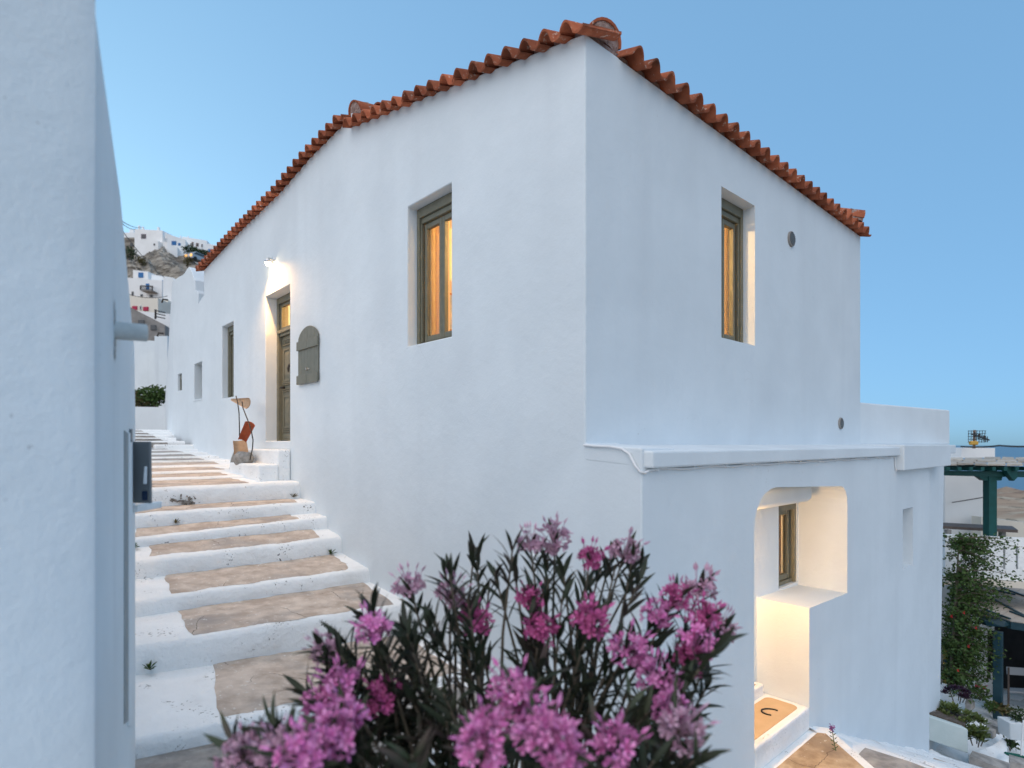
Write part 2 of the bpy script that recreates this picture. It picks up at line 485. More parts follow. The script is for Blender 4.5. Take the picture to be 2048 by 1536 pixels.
#            yn    yb    zn(left at x0, right)   zb                 zbot               pad
def stp(x0, yn, yb, zn, zb, zbot, pad, **k):
    make_step(stairs, yn, yb, ex(*zn, x0), ex(*zb, x0), ex(*zbot, x0), XL, .06, pad, **k)
stp(-2.55, 1.25, 2.30, (-1.735, -2.03), (-1.704, -1.93), (-1.80, -2.2), (-2.07, -1.86, -.12, -.10))
stp(-2.37, 2.30, 3.18, (-1.508, -1.63), (-1.509, -1.553), (-1.704, -1.93), (-1.99, -1.91, -.16, -.07))
stp(-2.23, 3.18, 3.84, (-1.370, -1.41), (-1.30, -1.33), (-1.509, -1.553), (-1.97, -1.88, -.20, -.10))
stp(-2.12, 3.84, 4.26, (-1.131, -1.135), (-1.049, -1.062), (-1.30, -1.33), (-1.99, -1.95, -.23, -.20))
stp(-2.05, 4.26, 4.64, (-.977, -.923), (-.921, -.905), (-1.049, -1.062), (-2.05, -2.02, -.34, -.30))
stp(-1.98, 4.64, 5.12, (-.764, -.765), (-.744, -.75), (-.921, -.905), (-2.6, -2.6, -.20, -.14))
ry = [5.12, 6.0, 6.7, 7.45, 8.2, 8.86, 9.6, 10.30, 10.8]
rz = lambda y: -.525 + .0782*(y - 5.12)
rx = [(-.62, -.62), (-.64, -.60), (-.46, -.50), (-.33, -.28), (-.36, -.33), (-.33, -.3), (-.4, -.35), (-.5, -.5)]
for i in range(8):
    z0 = rz(ry[i]); z1 = rz(ry[i+1]) - .035
    make_step(stairs, ry[i], ry[i+1], (z0, z0), (z1, z1), (z0-.035 if i else -.744, z0-.035 if i else -.75), XL, .06,
              (-3.2, -3.2, rx[i][0], rx[i][1]), M['tread'] if i < 4 else M['tread_grey'], edge=.10, wa=.012)
uy = [10.8, 11.55, 12.3, 13.1, 13.9, 14.9]
uz = [.05, .125, .20, .275, .345]
for i in range(5):
    make_step(stairs, uy[i], uy[i+1], (uz[i], uz[i]), (uz[i]+.01, uz[i]+.01), ((uz[i-1] if i else -.10), (uz[i-1] if i else -.10)), -4.5, 1.5 if i > 1 else -.12,
              (-4, -4, -.36, -.40), M['tread_grey'], edge=.14, wa=.012)
    b = MB(); zb_ = uz[i-1] if i else -.09; xr_ = -.40 + .02*i
    b.prism([(-4, uy[i]-.016, zb_+.012), (xr_, uy[i]-.016, zb_+.012), (xr_-.05, uy[i]-.016, uz[i]-.028), (-4, uy[i]-.016, uz[i]-.028)], (0, .05, 0)); b.build('riser_pad', M['tread_grey'], stairs)
# small landing block beside the upper steps, at the foot of the facade
b = MB(); b.box((-.7, 10.62, -.5), (.04, 11.6, -.02)); b.build('landing_block', M['whitewash'], stairs, bevel=.03)
b = MB(); b.box((-.62, 10.70, -.021), (.03, 11.5, -.015)); b.build('tread_pad', M['tread_grey'], stairs)
# lower pavement in front of the first riser and the hidden lower steps
make_step(stairs, .35, 1.25, (-1.83, -2.1), (-1.80, -2.07), (-2.05, -2.3), XL, .06, (-2.9, -2.9, -.2, -.2), M['tread_grey'])
make_step(stairs, -.40, .35, (-2.06, -2.3), (-2.05, -2.28), (-2.3, -2.5), XL, .06)
make_step(stairs, -1.3, -.40, (-2.32, -2.5), (-2.3, -2.48), (-2.6, -2.75), XL, .02)
# crumbled hole in the landing riser, weeds
cm = MB()
for k in range(46):
    px = random.gauss(372, 14); py = 1008 - abs(random.gauss(0, 7))
    p = at(px, py, 1); d = ray(px, py); s = (5.10 - CAM.y)/d.y; p = CAM + d*s
    r = random.uniform(.012, .035)
    cm.add([p + V((random.uniform(-1, 1)*r, random.uniform(-.4, .4)*r, random.uniform(-1, 1)*r)) for _ in range(6)], [(0,1,2),(1,2,3),(2,3,4),(3,4,5),(0,2,4),(1,3,5),(0,1,4)])
cm.build('crumbled_stone', M['crust'], stairs)['kind'] = 'stuff'

def weed(p, size, n, m):
    mb = MB()
    for k in range(n):
        a = random.uniform(0, 2*pi); e = random.uniform(.2, 1.3); l = size*random.uniform(.5, 1)
        d = V((cos(a)*cos(e), sin(a)*cos(e), sin(e)))*l
        s = d.cross(V((0, 0, 1))).normalized()*size*.10
        p1 = V(p) + d*.55 + V((0, 0, size*.08))
        mb.add([V(p), p1 + s, V(p) + d, p1 - s], [(0, 1, 2, 3)])
    return mb.build('weed_tuft', m)
WEEDS = [((-2.36, 3.80, -1.22), .10, 'tiny green weed at the foot of the riser by the white mound'), ((-2.30, 2.28, -1.69), .09, 'tiny green weed on the wide white tread at the left wall'),
         ((-2.09, 4.18, -1.06), .10, 'mossy weed tuft at the left end of the cracked step'), ((-1.62, 4.62, -.90), .08, 'dry weed tuft in the middle of a riser foot'),
         ((-.16, 3.83, -1.32), .10, 'dark weed tuft in the step corner against the house'), ((-.10, 5.10, -.73), .09, 'dry weed tuft below the door steps by the house wall')]
for p, s, l in WEEDS:
    tag(weed(p, s, 16, M['leaf_dry'] if 'dry' in l else M['leaf_mid']), l, 'weed', 'weeds growing from the stairs')

# path in front of the lower doorway and the steps that go down along the right wall
path = bpy.data.objects.new('path', None); COL.objects.link(path); tag(path, kind='structure')
b = MB(); b.prism([(-.25, -.46, -2.80), (2.88, -.46, -2.80), (2.96, -.60, -2.80), (2.35, -1.30, -2.80), (1.6, -2.3, -2.80), (-.25, -2.9, -2.80), (-6, -6, -2.80), (-6, -1.2, -2.80), (-.25, -1.2, -2.80)], (0, 0, -1.8))
b.build('path_slab', M['whitewash'], path, bevel=.015)
b = MB(); b.prism([(-.2, -.57, -2.796), (2.76, -.57, -2.796), (2.80, -.63, -2.796), (2.22, -1.30, -2.796), (1.5, -2.2, -2.796), (-.2, -2.5, -2.796)], (0, 0, -.2))
b.build('tread_pad', mat('warm_tread', (.36, .25, .15), (.58, .44, .29), 8, .92, 1, [(8, .012), (26, .014), (110, .006)], detail=9, big=((.30, .22, .15), 2.2, .52, .7), crack=((.14, .1, .07), 1.8, .007, 1.2, .5), fleck=((.75, .7, .6), 20, .66, 5, .45)), path)
lowz = lambda X: -2.80 - .406*(X - 2.55)
down = bpy.data.objects.new('lower_steps', None); COL.objects.link(down); tag(down, kind='structure')
k = 0; X = 2.98
while X < 8.6:
    X2 = X + .56; z = lowz(X + .3)
    yb_ = -.46
    mb = MB(); vs = []; fs = []
    ny_ = 26
    prof = [(X2+.02, -1.2), (X2+.02, -.03), (X2, -.004), (X2-.05, 0), ((X+X2)/2, .01), (X - .02, .015)]
    for j in range(ny_+1):
        y = yb_ - 3.2*j/ny_
        for q, (xx, dz) in enumerate(prof):
            vs.append((xx + wob(y, X, q*.1, 2.2, .05), y, z + dz + (wob(xx, y, 1, 3, .03) if dz > -1 else 0)))
    for j in range(ny_):
        for q in range(5):
            a = j*6+q; fs.append((a, a+1, a+7, a+6))
    mb.add(vs, fs, True)
    st = mb.build('step', M['whitewash'], down, recalc=False)
    pm = MB(); vs = []; fs = []
    for j in range(13):
        y = -.78 - wob(X, 0, 0, 3, .08) - 2.3*j/12
        for q in range(5):
            xx = X + .04 + (X2 - X - .15)*q/4 + wob(y, X, 3, 3, .025)
            vs.append((xx, y, z + .012 + .006 + wob(xx, y, 1, 3, .03) + (.003 if 0 < q < 4 else -.006)))
    for j in range(12):
        for q in range(4):
            a = j*5+q; fs.append((a, a+1, a+6, a+5))
    pm.add(vs, fs, True); pm.build('tread_pad', M['tread'] if k % 2 else M['tread_grey'], st, recalc=False)
    X = X2; k += 1

mb = MB(); vs = []; fs = []
na_ = 90
for i in range(na_+1):
    x = 2.75 + 5.9*i/na_
    zz = lowz(x + .15)
    for q, (dy, dz) in enumerate(((.02, .17), (-.06, .15), (-.14, .11), (-.22, .05), (-.30, -.04), (-.34, -.25))):
        n_ = mn.fractal(V((x*2.4, q*.45, 3)), 1, 2, 3)
        vs.append((x, -.47 + dy*(1.3 + .7*mn.noise(V((x*1.7, 1, 0)))), zz + dz + n_*.06))
for i in range(na_):
    for q in range(5):
        a = i*6+q; fs.append((a, a+1, a+7, a+6))
mb.add(vs, fs, True); mb.build('apron', M['whitewash'], down, recalc=False)

# ---------------------------------------------------------------- the white house
house = empty('white_house', 'large whitewashed corner house with terracotta tile roof and olive windows', 'house')
QY = -.488
Zc = lambda y: 2.94 + .2136*y if y <= 3.586 else lerp_tab([(3.586, 3.842), (4.8, 3.778), (5.86, 3.655), (7.67, 3.575), (10.08, 3.42)], y)
WL = (1.624, 2.381, .995, 2.422)       # big lit window on the left facade (y0, y1, z0, z1)
DR = (5.483, 6.46, .037, 2.262)
WB = (8.02, 8.69, .82, 2.135)
WC = (10.01, 10.61, .90, 1.64)
WD = (11.62, 12.0, 1.18, 1.55)
outl = [(QY, -4.5), (QY, -.03), (-.02, -.004), (0, 0), (0, 2.96)]
outl += [(y, Zc(y) + .03) for y in (1.2, 2.4, 3.585)] + [(3.59, 3.87)] + [(y, Zc(y) + .03) for y in (4.8, 5.86, 7.67)]
outl += [(9.86, 3.43), (9.865, 2.94), (10.30, 2.84), (10.27, 3.05), (10.38, 3.13), (10.52, 3.15), (10.54, 3.37), (10.66, 3.47), (10.77, 3.585), (10.90, 3.69), (11.0, 3.745), (11.10, 3.755), (11.2, 3.74), (11.38, 3.70), (11.6, 3.70), (11.9, 3.73), (12.285, 3.745), (12.44, 3.80), (12.46, -4.5)]
me = plate(outl, [rect(*WL), rect(*DR), rect(*WB), rect(*WC), rect(*WD)], lambda a, b_: (0, a, b_), (.40, 0, 0))
o = link('facade_wall', me, M['stucco'], house)
def softbevel(o, w, seg=3):
    md = o.modifiers.new('bevel', 'BEVEL'); md.width = w; md.segments = seg; md.limit_method = 'ANGLE'; md.angle_limit = radians(50)
softbevel(o, .012)
# right facade, upper floor
WR = (1.965, 2.655, 1.005, 2.441)
me = plate([(.011, -.02), (5.838, -.02), (5.838, 2.885), (.011, 2.95)], [rect(*WR)], lambda a, b_: (a, -.002, b_), (0, .40, 0))
link('side_wall', me, M['stucco'], house)
b = MB(); b.box((5.44, .403, -.02), (5.836, 6.0, 2.88)); b.build('end_wall', M['stucco'], house)
b = MB(); b.box((.40, 12.06, -4.5), (5.8, 12.455, 3.2)); b.build('back_wall', M['stucco'], house)
# lower storey, front wall with the big niche
def rc(x0, x1, zsill):
    pts = []
    return pts
ni = [(1.605, -2.62), (2.77, -2.62), (2.77, -1.612), (3.82, -1.645), (3.822, -.66)]
for a in range(0, 91, 15):
    ni.append((3.82 - .20 + .20*cos(radians(a)), -.66 + .20*sin(radians(a))))
for a in range(90, 181, 15):
    ni.append((1.605 + .42 + .42*cos(radians(a)), -.72 + .33*sin(radians(a))))
ni = [ni[0]] + ni[1:]
seen = []
for p in ni:
    if not seen or (V(p) - V(seen[-1])).length > .004: seen.append(p)
ni = seen
SL = (5.917, 6.40, -1.69, -.885)
me = plate([(.011, -5.2), (7.283, -6.2), (7.283, -.06), (.011, -.06)], [ni, rect(*SL)], lambda a, b_: (a, QY - .002, b_), (0, .545, 0))
link('lower_wall', me, M['stucco'], house)
b = MB(); b.prism([(7.285, QY + .11, -6.4), (8.36, QY + .11, -6.4), (8.79, QY + .11, -.06), (7.285, QY + .11, -.06)], (0, .4, 0)); b.build('lower_wall', M['stucco'], house, bevel=.015)
b = MB(); b.prism([(8.36, QY + .512, -6.4), (8.79, QY + .512, -.06), (8.42, QY + .512, -.06), (8.0, QY + .512, -6.4)], (0, 6, 0)); b.build('lower_end_wall', M['stucco'], house)
# slit niche back and floor
b = MB(); b.box((5.8, QY + .26, -1.75), (6.5, QY + .30, -.8)); b.build('slit_back', M['stucco'], house)
# niche interior: side, back, ceiling, sill block, floor and inner steps
me = plate([(1.3, -2.75), (4.0, -2.75), (4.0, -.25), (1.3, -.25)], [rect(3.30, 3.80, -1.61, -.66), rect(1.70, 2.62, -2.40, -.66)], lambda a, b_: (a, .034, b_), (0, .246, 0))
link('niche_back', me, M['stucco'], house)
b = MB(); b.box((1.62, -.22, -.645), (3.60, .0335, -.43)); o = b.build('niche_lintel', M['stucco'], house, bevel=.07)
o.modifiers[0].segments = 5
b = MB(); b.box((1.61, QY - .01, -2.80), (2.768, .0335, -2.575)); b.build('threshold', M['whitewash'], house, bevel=.02)
wt = mat('warm_screed', (.52, .37, .22), (.58, .42, .26), 4, .85)
b = MB()
poly = []
for (cx_, cy_, a0) in ((2.62, -.36, -90), (2.62, -.18, 0), (1.75, -.18, 90), (1.75, -.36, 180)):
    for k in range(5):
        a = radians(a0 + 22.5*k); poly.append((cx_ + .07*cos(a), cy_ + .07*sin(a), -2.5715))
b.prism(poly, (0, 0, -.05)); b.build('floor_screed', wt, house)
b = MB(); b.box((1.61, -.075, -2.58), (2.70, .30, -2.46)); b.build('inner_step', M['whitewash'], house, bevel=.015)
b = MB(); b.box((1.64, -.03, -2.47), (2.62, .28, -2.4565)); b.build('floor_screed', wt, house)
# coping ledge between the storeys
b = MB(); b.prism([(.0, -.44, -.045), (.05, QY - .055, -.05), (5.60, QY - .055, -.045), (5.60, .001, -.012), (-.004, .001, -.008), (-.004, -.30, -.03)], (0, 0, -.115)); b.build('coping', M['stucco'], house, bevel=.014)
b = MB(); b.prism([(5.602, QY - .10, -.02), (8.15, QY - .10, -.02), (8.15, .10, -.01), (5.602, .10, -.01)], (0, 0, -.33)); b.build('coping', M['stucco'], house, bevel=.012)
b = MB(); b.prism([(8.152, QY - .03, -.025), (8.87, QY - .03, -.025), (8.87, 5, -.015), (8.152, 5, -.015)], (0, 0, -.14)); b.build('coping', M['stucco'], house, bevel=.012)
# terrace parapet beyond the upper storey
b = MB(); b.prism([(5.80, .004, .575), (8.80, -.45, .562), (8.80, -.45, -.02), (5.80, .004, -.02)], (0, .26, 0)); b.build('parapet', M['stucco'], house, bevel=.02)
b = MB(); b.prism([(8.55, -.18, .562), (8.795, -.18, .558), (8.795, -.18, -.02), (8.55, -.18, -.02)], (0, 4, 0)); b.build('parapet', M['stucco'], house)
b = MB(); b.box((5.84, .0, -.3), (8.4, 6, -.02)); b.build('terrace_floor', M['stucco'], house)
# rooms behind the windows
def room(x0, x1, y0, y1, z0, z1, m, pos, watt, col=(1, .66, .30)):
    b = MB(); e = .02
    b.box((x0, y0, z0-e), (x1, y1, z0)); b.box((x0, y0, z1), (x1, y1, z1+e))
    b.box((x1, y0, z0), (x1+e, y1, z1)); b.box((x0, y1, z0), (x1, y1+e, z1))
    b.box((x0, y0-e, z0), (x1, y0, z1)); b.box((x0-e, y0, z0), (x0, y1, z1))
    return b
def pt(name, loc, watt, col, r=.05):
    d = bpy.data.lights.new(name, 'POINT'); d.energy = watt; d.color = col; d.shadow_soft_size = r
    o = bpy.data.objects.new(name, d); COL.objects.link(o); o.location = loc; return o
def open_room(x0, x1, y0, y1, z0, z1, openl, openf, m):
    """inside faces only, left (x0) and front (y0) sides left open where the facade walls close them"""
    b = MB(); e = .03
    b.box((x0, y0, z0-e), (x1, y1, z0)); b.box((x0, y0, z1), (x1, y1, z1+e))
    b.box((x1, y0, z0-e), (x1+e, y1, z1+e)); b.box((x0, y1, z0-e), (x1, y1+e, z1+e))
    if not openl: b.box((x0-e, y0, z0-e), (x0, y1, z1+e))
    if not openf: b.box((x0, y0-e, z0-e), (x1, y0, z1+e))
    return b.build('interior_wall', m, house)
open_room(.405, 5.3, .405, 3.4, .02, 2.80, True, True, M['wall_in'])
open_room(.405, 3.2, 5.0, 7.2, .0, 2.75, True, False, M['wall_in'])
open_room(.405, 2.4, 7.6, 9.2, .0, 2.75, True, False, M['concrete'])
open_room(1.65, 4.4, .281, 2.2, -2.5, -.32, False, True, M['wall_in'])
LIGHT = (1, .60, .25)
pt('room_light', (1.3, 1.3, 2.45), 190, LIGHT)
pt('hall_light', (1.1, 5.5, 2.35), 110, LIGHT)
pt('lower_room_light', (3.0, .9, -.9), 50, LIGHT)
b = MB(); b.box((1.25, 2.05, .02), (1.33, 2.9, 2.2)); b.build('inner_door', M['ochre_in'], house)

b = MB(); b.box((.95, 3.36, 1.45), (1.32, 3.395, 1.95)); pf_ = b.build('wall_picture', M['ochre_in'], house)
b = MB(); b.box((.98, 3.352, 1.48), (1.29, 3.359, 1.92)); b.build('picture', mat('picture_paper', (.45, .47, .50), (.70, .66, .58), 6, .6), pf_)
for a_, c_, y_, z0_, z1_ in ((.405, .43, 2.385, 1.0, 2.44), (.405, .43, 1.60, 1.0, 2.44)):
    b = MB(); b.box((a_, y_, z0_), (c_, y_ + .05, z1_)); b.build('inner_casing', M['ochre_in'], house)
b = MB(); b.box((2.64, .405, 1.0), (2.70, .43, 2.45)); b.build('inner_casing', M['ochre_in'], house)
# windows: a frame fixed in the reveal, two sashes with stiles, panes
def window(face, a0, a1, z0, z1, depth, sashes=2, blind=True, mat_=None, dark=False, open_gap=0.0):
    """face 'L': plane x = 0, along y;  'R': plane y = const, along x"""
    mm = mat_ or M['olive']
    if face[0] == 'L':
        T = lambda a, d, z: V((d, a, z))
    else:
        T = lambda a, d, z: V((a, face[1] + d, z))
    def bx(mb, a_, b_, d0, d1, zz0, zz1):
        p, q = T(a_, d0, zz0), T(b_, d1, zz1)
        mb.box((min(p.x, q.x), min(p.y, q.y), min(p.z, q.z)), (max(p.x, q.x), max(p.y, q.y), max(p.z, q.z)))
    e = .003; fw = .047
    f = MB()
    d0, d1 = depth, depth + .09
    bx(f, a0+e, a0+fw, d0, d1, z0+e, z1-e); bx(f, a1-fw, a1-e, d0, d1, z0+e, z1-e)
    bx(f, a0+fw+.001, a1-fw-.001, d0, d1, z1-.10, z1-e); bx(f, a0+fw+.001, a1-fw-.001, d0+.03, d1, z0+e, z0+.045)
    if blind:
        bx(f, a0+fw+.001, a1-fw-.001, d0+.025, d1-.01, z1-.155, z1-.101)
        bx(f, a0+fw+.001, a0+fw+.02, d0+.02, d0+.05, z0+.046, z1-.156); bx(f, a1-fw-.02, a1-fw-.001, d0+.02, d0+.05, z0+.046, z1-.156)
    w = f.build('window', mm, house, bevel=.006)
    ia0, ia1, iz0, iz1 = a0+fw+.022, a1-fw-.022, z0+.05, z1-(.16 if blind else .105)
    wd = (ia1-ia0)/sashes
    for s in range(sashes):
        s0 = ia0 + wd*s + .002; s1 = ia0 + wd*(s+1) - .002
        sm = MB(); sd0, sd1 = d0+.05, d0+.10; sw = .043
        bx(sm, s0, s0+sw, sd0, sd1, iz0, iz1); bx(sm, s1-sw, s1, sd0, sd1, iz0, iz1)
        bx(sm, s0+sw+.001, s1-sw-.001, sd0+.002, sd1, iz0, iz0+.06); bx(sm, s0+sw+.001, s1-sw-.001, sd0+.002, sd1, iz1-.055, iz1)
        sm.build('sash', mm, w, bevel=.008)
        g = MB(); bx(g, s0+sw-.004, s1-sw+.004, sd0+.02, sd0+.026, iz0+.05, iz1-.05)
        g.build('pane', M['dark_pane'] if dark else M['glass'], w)
    return w
window('L', *WL, .11)
window('L', *WB, .10)
window('L', *WC, .15, sashes=1, blind=False, dark=True, mat_=M['grey_paint'])
window('L', *WD, .05, sashes=1, blind=False, dark=True, mat_=M['grey_paint'])
window(('R', 0.0), *WR, .12)
window(('R', .034), 3.30, 3.80, -1.61, -.66, .012, sashes=1, blind=False)
b = MB()
for k in range(26):
    a = 3.36 + .42*k/26
    b.box((a, .215 + .012*sin(k*1.9), -1.55), (a + .0175, .222 + .012*sin(k*1.9), -.74))
b.build('curtain', M['curtain'], house)
b = MB(); b.box((1.705, .12, -2.39), (2.615, .17, -.665)); b.build('lower_door', M['olive'], house)
# stone / plaster sills
b = MB(); b.box((-.012, WC[0]-.03, WC[2]-.03), (.2, WC[1]+.03, WC[2]-.002)); b.build('sill', M['stucco'], house, bevel=.006)

M['amber'] = mat('amber_curtain', (.70, .56, .36), (.78, .64, .44), 12, .9)
_N, _L = M['amber'].node_tree.nodes, M['amber'].node_tree.links
_t = _N.new('ShaderNodeBsdfTranslucent'); _t.inputs[0].default_value = (.78, .60, .36, 1)
_x = _N.new('ShaderNodeMixShader'); _x.inputs[0].default_value = .6
_L.new(_N['Principled BSDF'].outputs[0], _x.inputs[1]); _L.new(_t.outputs[0], _x.inputs[2]); _L.new(_x.outputs[0], _N['Material Output'].inputs[0])
def curtain(fn, a0, a1, z0, z1, waves):
    mb = MB(); vs = []; fs = []; n = waves*8
    for i in range(n+1):
        t = i/n; d = .02*sin(2*pi*waves*t + 1.5*sin(5*t)) + .008*sin(11*t)
        for z in (z0, z1):
            vs.append(fn(a0 + (a1-a0)*t, d, z))
    for i in range(n): fs.append((2*i, 2*i+2, 2*i+3, 2*i+1))
    mb.add(vs, fs, True); return mb.build('curtain', M['amber'], house, recalc=False)
curtain(lambda a, d, z: V((.315 + d, a, z)), 2.10, 2.37, 1.0, 2.40, 5)
curtain(lambda a, d, z: V((.315 + d, a, z)), 1.635, 1.80, 1.0, 2.40, 4)
curtain(lambda a, d, z: V((a, .315 + d, z)), 2.50, 2.645, 1.01, 2.42, 4)
curtain(lambda a, d, z: V((a, .315 + d, z)), 1.98, 2.16, 1.01, 2.42, 4)
# entrance door with transom, panels, knocker and lock
y0, y1, z0, z1 = DR
D0 = .17
df = MB()
df.box((D0, y0+.003, z0), (D0+.16, y0+.075, z1-.003)); df.box((D0, y1-.075, z0), (D0+.16, y1-.003, z1-.003))
df.box((D0, y0+.076, z1-.10), (D0+.16, y1-.076, z1-.003)); df.box((D0+.02, y0+.076, z0+1.62), (D0+.13, y1-.076, z0+1.70))
df.box((D0-.012, y0+.04, z0+1.665), (D0+.019, y1-.04, z0+1.715))
door = df.build('door', M['olive'], house, bevel=.006)
tr = MB()
tz0, tz1 = z0+1.715, z1-.105
ty0, ty1 = y0+.08, y1-.08; tm = (ty0+ty1)/2
for a, c in ((ty0, ty0+.05), (tm-.03, tm+.03), (ty1-.05, ty1)): tr.box((D0+.03, a, tz0), (D0+.08, c, tz1))
tr.box((D0+.032, ty0+.051, tz0), (D0+.078, ty1-.051, tz0+.04)); tr.box((D0+.034, ty0+.051, tz1-.04), (D0+.076, ty1-.051, tz1))
tr.build('transom_frame', M['olive'], door)
for a, c in ((ty0+.05, tm-.03), (tm+.03, ty1-.05)):
    g = MB(); g.box((D0+.05, a, tz0+.038), (D0+.055, c, tz1-.038)); g.build('pane', M['glass'], door)
for s in (0, 1):
    a0 = ty0 if s == 0 else tm + .004
    a1 = tm - .004 if s == 0 else ty1
    L = MB(); dx = D0+.06
    L.box((dx, a0, z0+.005), (dx+.045, a1, z0+1.615))
    mid = (a0+a1)/2; hw = (a1-a0)/2
    def panel(za, zb):
        L.box((dx-.012, a0+.075, za), (dx-.001, a0+.10, zb)); L.box((dx-.012, a1-.10, za), (dx-.001, a1-.075, zb))
        L.box((dx-.0115, a0+.101, za), (dx-.001, a1-.101, za+.025)); L.box((dx-.0115, a0+.101, zb-.025), (dx-.001, a1-.101, zb))
        pa, pb, pz0, pz1 = a0+.115, a1-.115, za+.05, zb-.05
        L.add([(dx-.001, pa, pz0), (dx-.001, pb, pz0), (dx-.001, pb, pz1), (dx-.001, pa, pz1), (dx-.014, pa+.02, pz0+.05), (dx-.014, pb-.02, pz0+.05), (dx-.014, pb-.02, pz1-.05), (dx-.014, pa+.02, pz1-.05)],
              [(4,5,6,7), (0,1,5,4), (1,2,6,5), (2,3,7,6), (3,0,4,7)])
    panel(z0+.20, z0+.70); panel(z0+.92, z0+1.42)
    for zz in (.14, .17, .76, .79, .86, .885, 1.47, 1.55):
        L.box((dx-.022, a0+.05, z0+zz), (dx-.0005, a1-.05, z0+zz+.014))
    L.box((dx-.01, a0+.06, z0+.04), (dx-.0008, a1-.06, z0+.12))
    for k in range(5):
        yy = a0+.085 + (a1-a0-.17)*k/4
        L.box((dx-.02, yy-.011, z0+1.50), (dx-.0007, yy+.011, z0+1.545))
    leaf = L.build('door_leaf', M['olive'], door, bevel=.003)
st = MB(); st.box((D0+.03, tm-.022, z0+.005), (D0+.0595, tm+.022, z0+1.60))
st.lathe([(.02, 0), (.028, .01), (.02, .03), (.028, .04), (.02, .06)], (D0+.04, tm, z0+1.535)); st.build('door_stile', M['olive'], door, bevel=.005)
h = MB(); hx = D0+.05
h.tube([(hx+.01, y1-.17, z0+.82), (hx-.06, y1-.17, z0+.82), (hx-.065, y1-.19, z0+.82), (hx-.06, y1-.30, z0+.825)], .010); h.lathe([(.028, 0), (.026, .01)], (hx+.006, y1-.17, z0+.82), (-1, 0, 0)); h.build('door_handle', M['iron'], door)
h = MB(); h.lathe([(.022, 0), (.03, .008), (.012, .02)], (D0+.05, tm+.07, z0+1.15), (-1, 0, 0)); h.tube([(D0+.03, tm+.07, z0+1.16), (D0+.02, tm+.09, z0+1.10), (D0+.02, tm+.07, z0+1.05), (D0+.02, tm+.05, z0+1.10), (D0+.03, tm+.07, z0+1.16)], .008); h.build('door_knocker', M['iron'], door)
# white threshold and two plaster door steps
b = MB(); b.box((-.006, y0-.02, -.085), (.17, y1+.02, z0-.002)); b.build('door_sill', M['stucco'], house, bevel=.012)
b = MB(); b.box((-.18, 5.45, -.75), (-.001, 7.10, -.086)); b.build('door_step', M['whitewash'], house, bevel=.025)
b = MB(); b.box((-.452, 5.42, -.75), (-.181, 6.72, -.288)); b.build('door_step', M['whitewash'], house, bevel=.025)

# arched wooden hatch beside the door
ha0, ha1, hz0, hz1 = 4.49, 5.13, .822, 1.42
hatch = MB()
hatch.box((-.012, ha0+.01, hz0+.01), (-.002, ha1-.01, hz1-.01))
ht = hatch.build('wall_hatch', M['grey_paint'], house)
for k in range(6):
    a = ha0 + (ha1-ha0)*k/6; c = ha0 + (ha1-ha0)*(k+1)/6
    arch = lambda y: hz1 + .145*max(0, 1 - ((y-(ha0+ha1)/2)/((ha1-ha0)/2))**2)**.72
    pts = [(-.026, a+.002, hz0), (-.026, c-.002, hz0), (-.026, c-.002, arch(c-.002)), (-.026, (a+c)/2, arch((a+c)/2)), (-.026, a+.002, arch(a+.002))]
    b = MB(); b.prism(pts, (.013, 0, 0)); b.build('plank', M['grey_paint'], ht, bevel=.002)
mid = (ha0+ha1)/2
for z in (hz0-.02, hz1-.155):
    for a, c in ((ha0-.012, mid-.004), (mid+.004, ha1+.012)):
        b = MB(); b.box((-.046, a, z), (-.0265, c, z+.12)); b.build('batten', M['grey_paint'], ht, bevel=.003)
b = MB(); b.box((-.033, mid-.06, hz0+.165), (-.0265, mid+.06, hz0+.18)); b.tube([(-.036, mid-.04, hz0+.16), (-.038, mid-.02, hz0+.185), (-.038, mid+.02, hz0+.16), (-.036, mid+.045, hz0+.185)], .004, 5); b.build('latch', M['steel'], ht)

# round vents on the right facade
for x, z, r in ((3.53, 2.305, .085), (5.07, .262, .075)):
    b = MB(); n = 24
    b.lathe([(r, 0), (r, .018), (r-.012, .024), (r-.014, .008)], (x, -.001, z), (0, -1, 0), n); v_ = b.build('vent', M['concrete'], house)
    g = MB()
    for k in range(9):
        zz = z - r*.8 + r*1.6*k/8; w_ = math.sqrt(max(0, (r-.016)**2 - (zz-z)**2))
        if w_ > .01: g.box((x-w_, -.03, zz-.003), (x+w_, -.024, zz+.004))
    g.build('grille', M['box_grey'], v_)
# cable along the ledge, drain pipe on the facade
cb = MB()
pts = [(-.012, .0, -.012), (-.014, -.10, -.018), (-.014, -.24, -.022), (-.016, -.34, -.035), (-.016, -.40, -.07), (-.016, -.45, -.15), (-.016, -.485, -.185), (.01, QY-.016, -.195), (.06, QY-.014, -.18)]
for k in range(1, 41):
    x = .06 + 5.45*k/40; pts.append((x, QY - .012 - .004*(k % 2), -.176 + .006*sin(k*1.3)))
pts += [(5.53, QY-.014, -.20), (5.54, QY-.014, -.30), (5.58, QY-.014, -.36)]
cb.tube(pts, .009, 6); cb.build('cable', M['white_pvc'], house)
for k in range(12):
    x = .15 + .47*k
    b = MB(); b.box((x, QY-.024, -.186), (x+.014, QY-.001, -.166)); b.build('cable_clip', M['white_pvc'], house)
pp = MB(); pp.tube([(-.03, .487, -.70), (-.03, .487, -1.4), (-.03, .487, -2.4)], .018, 10); dp = pp.build('drain_pipe', M['white_pvc'], house)
b = MB(); b.lathe([(.03, 0), (.03, .02)], (-.03, .487, -.885), n=12); b.box((-.05, .455, -.88), (0, .519, -.868)); b.build('pipe_clamp', M['white_pvc'], dp)

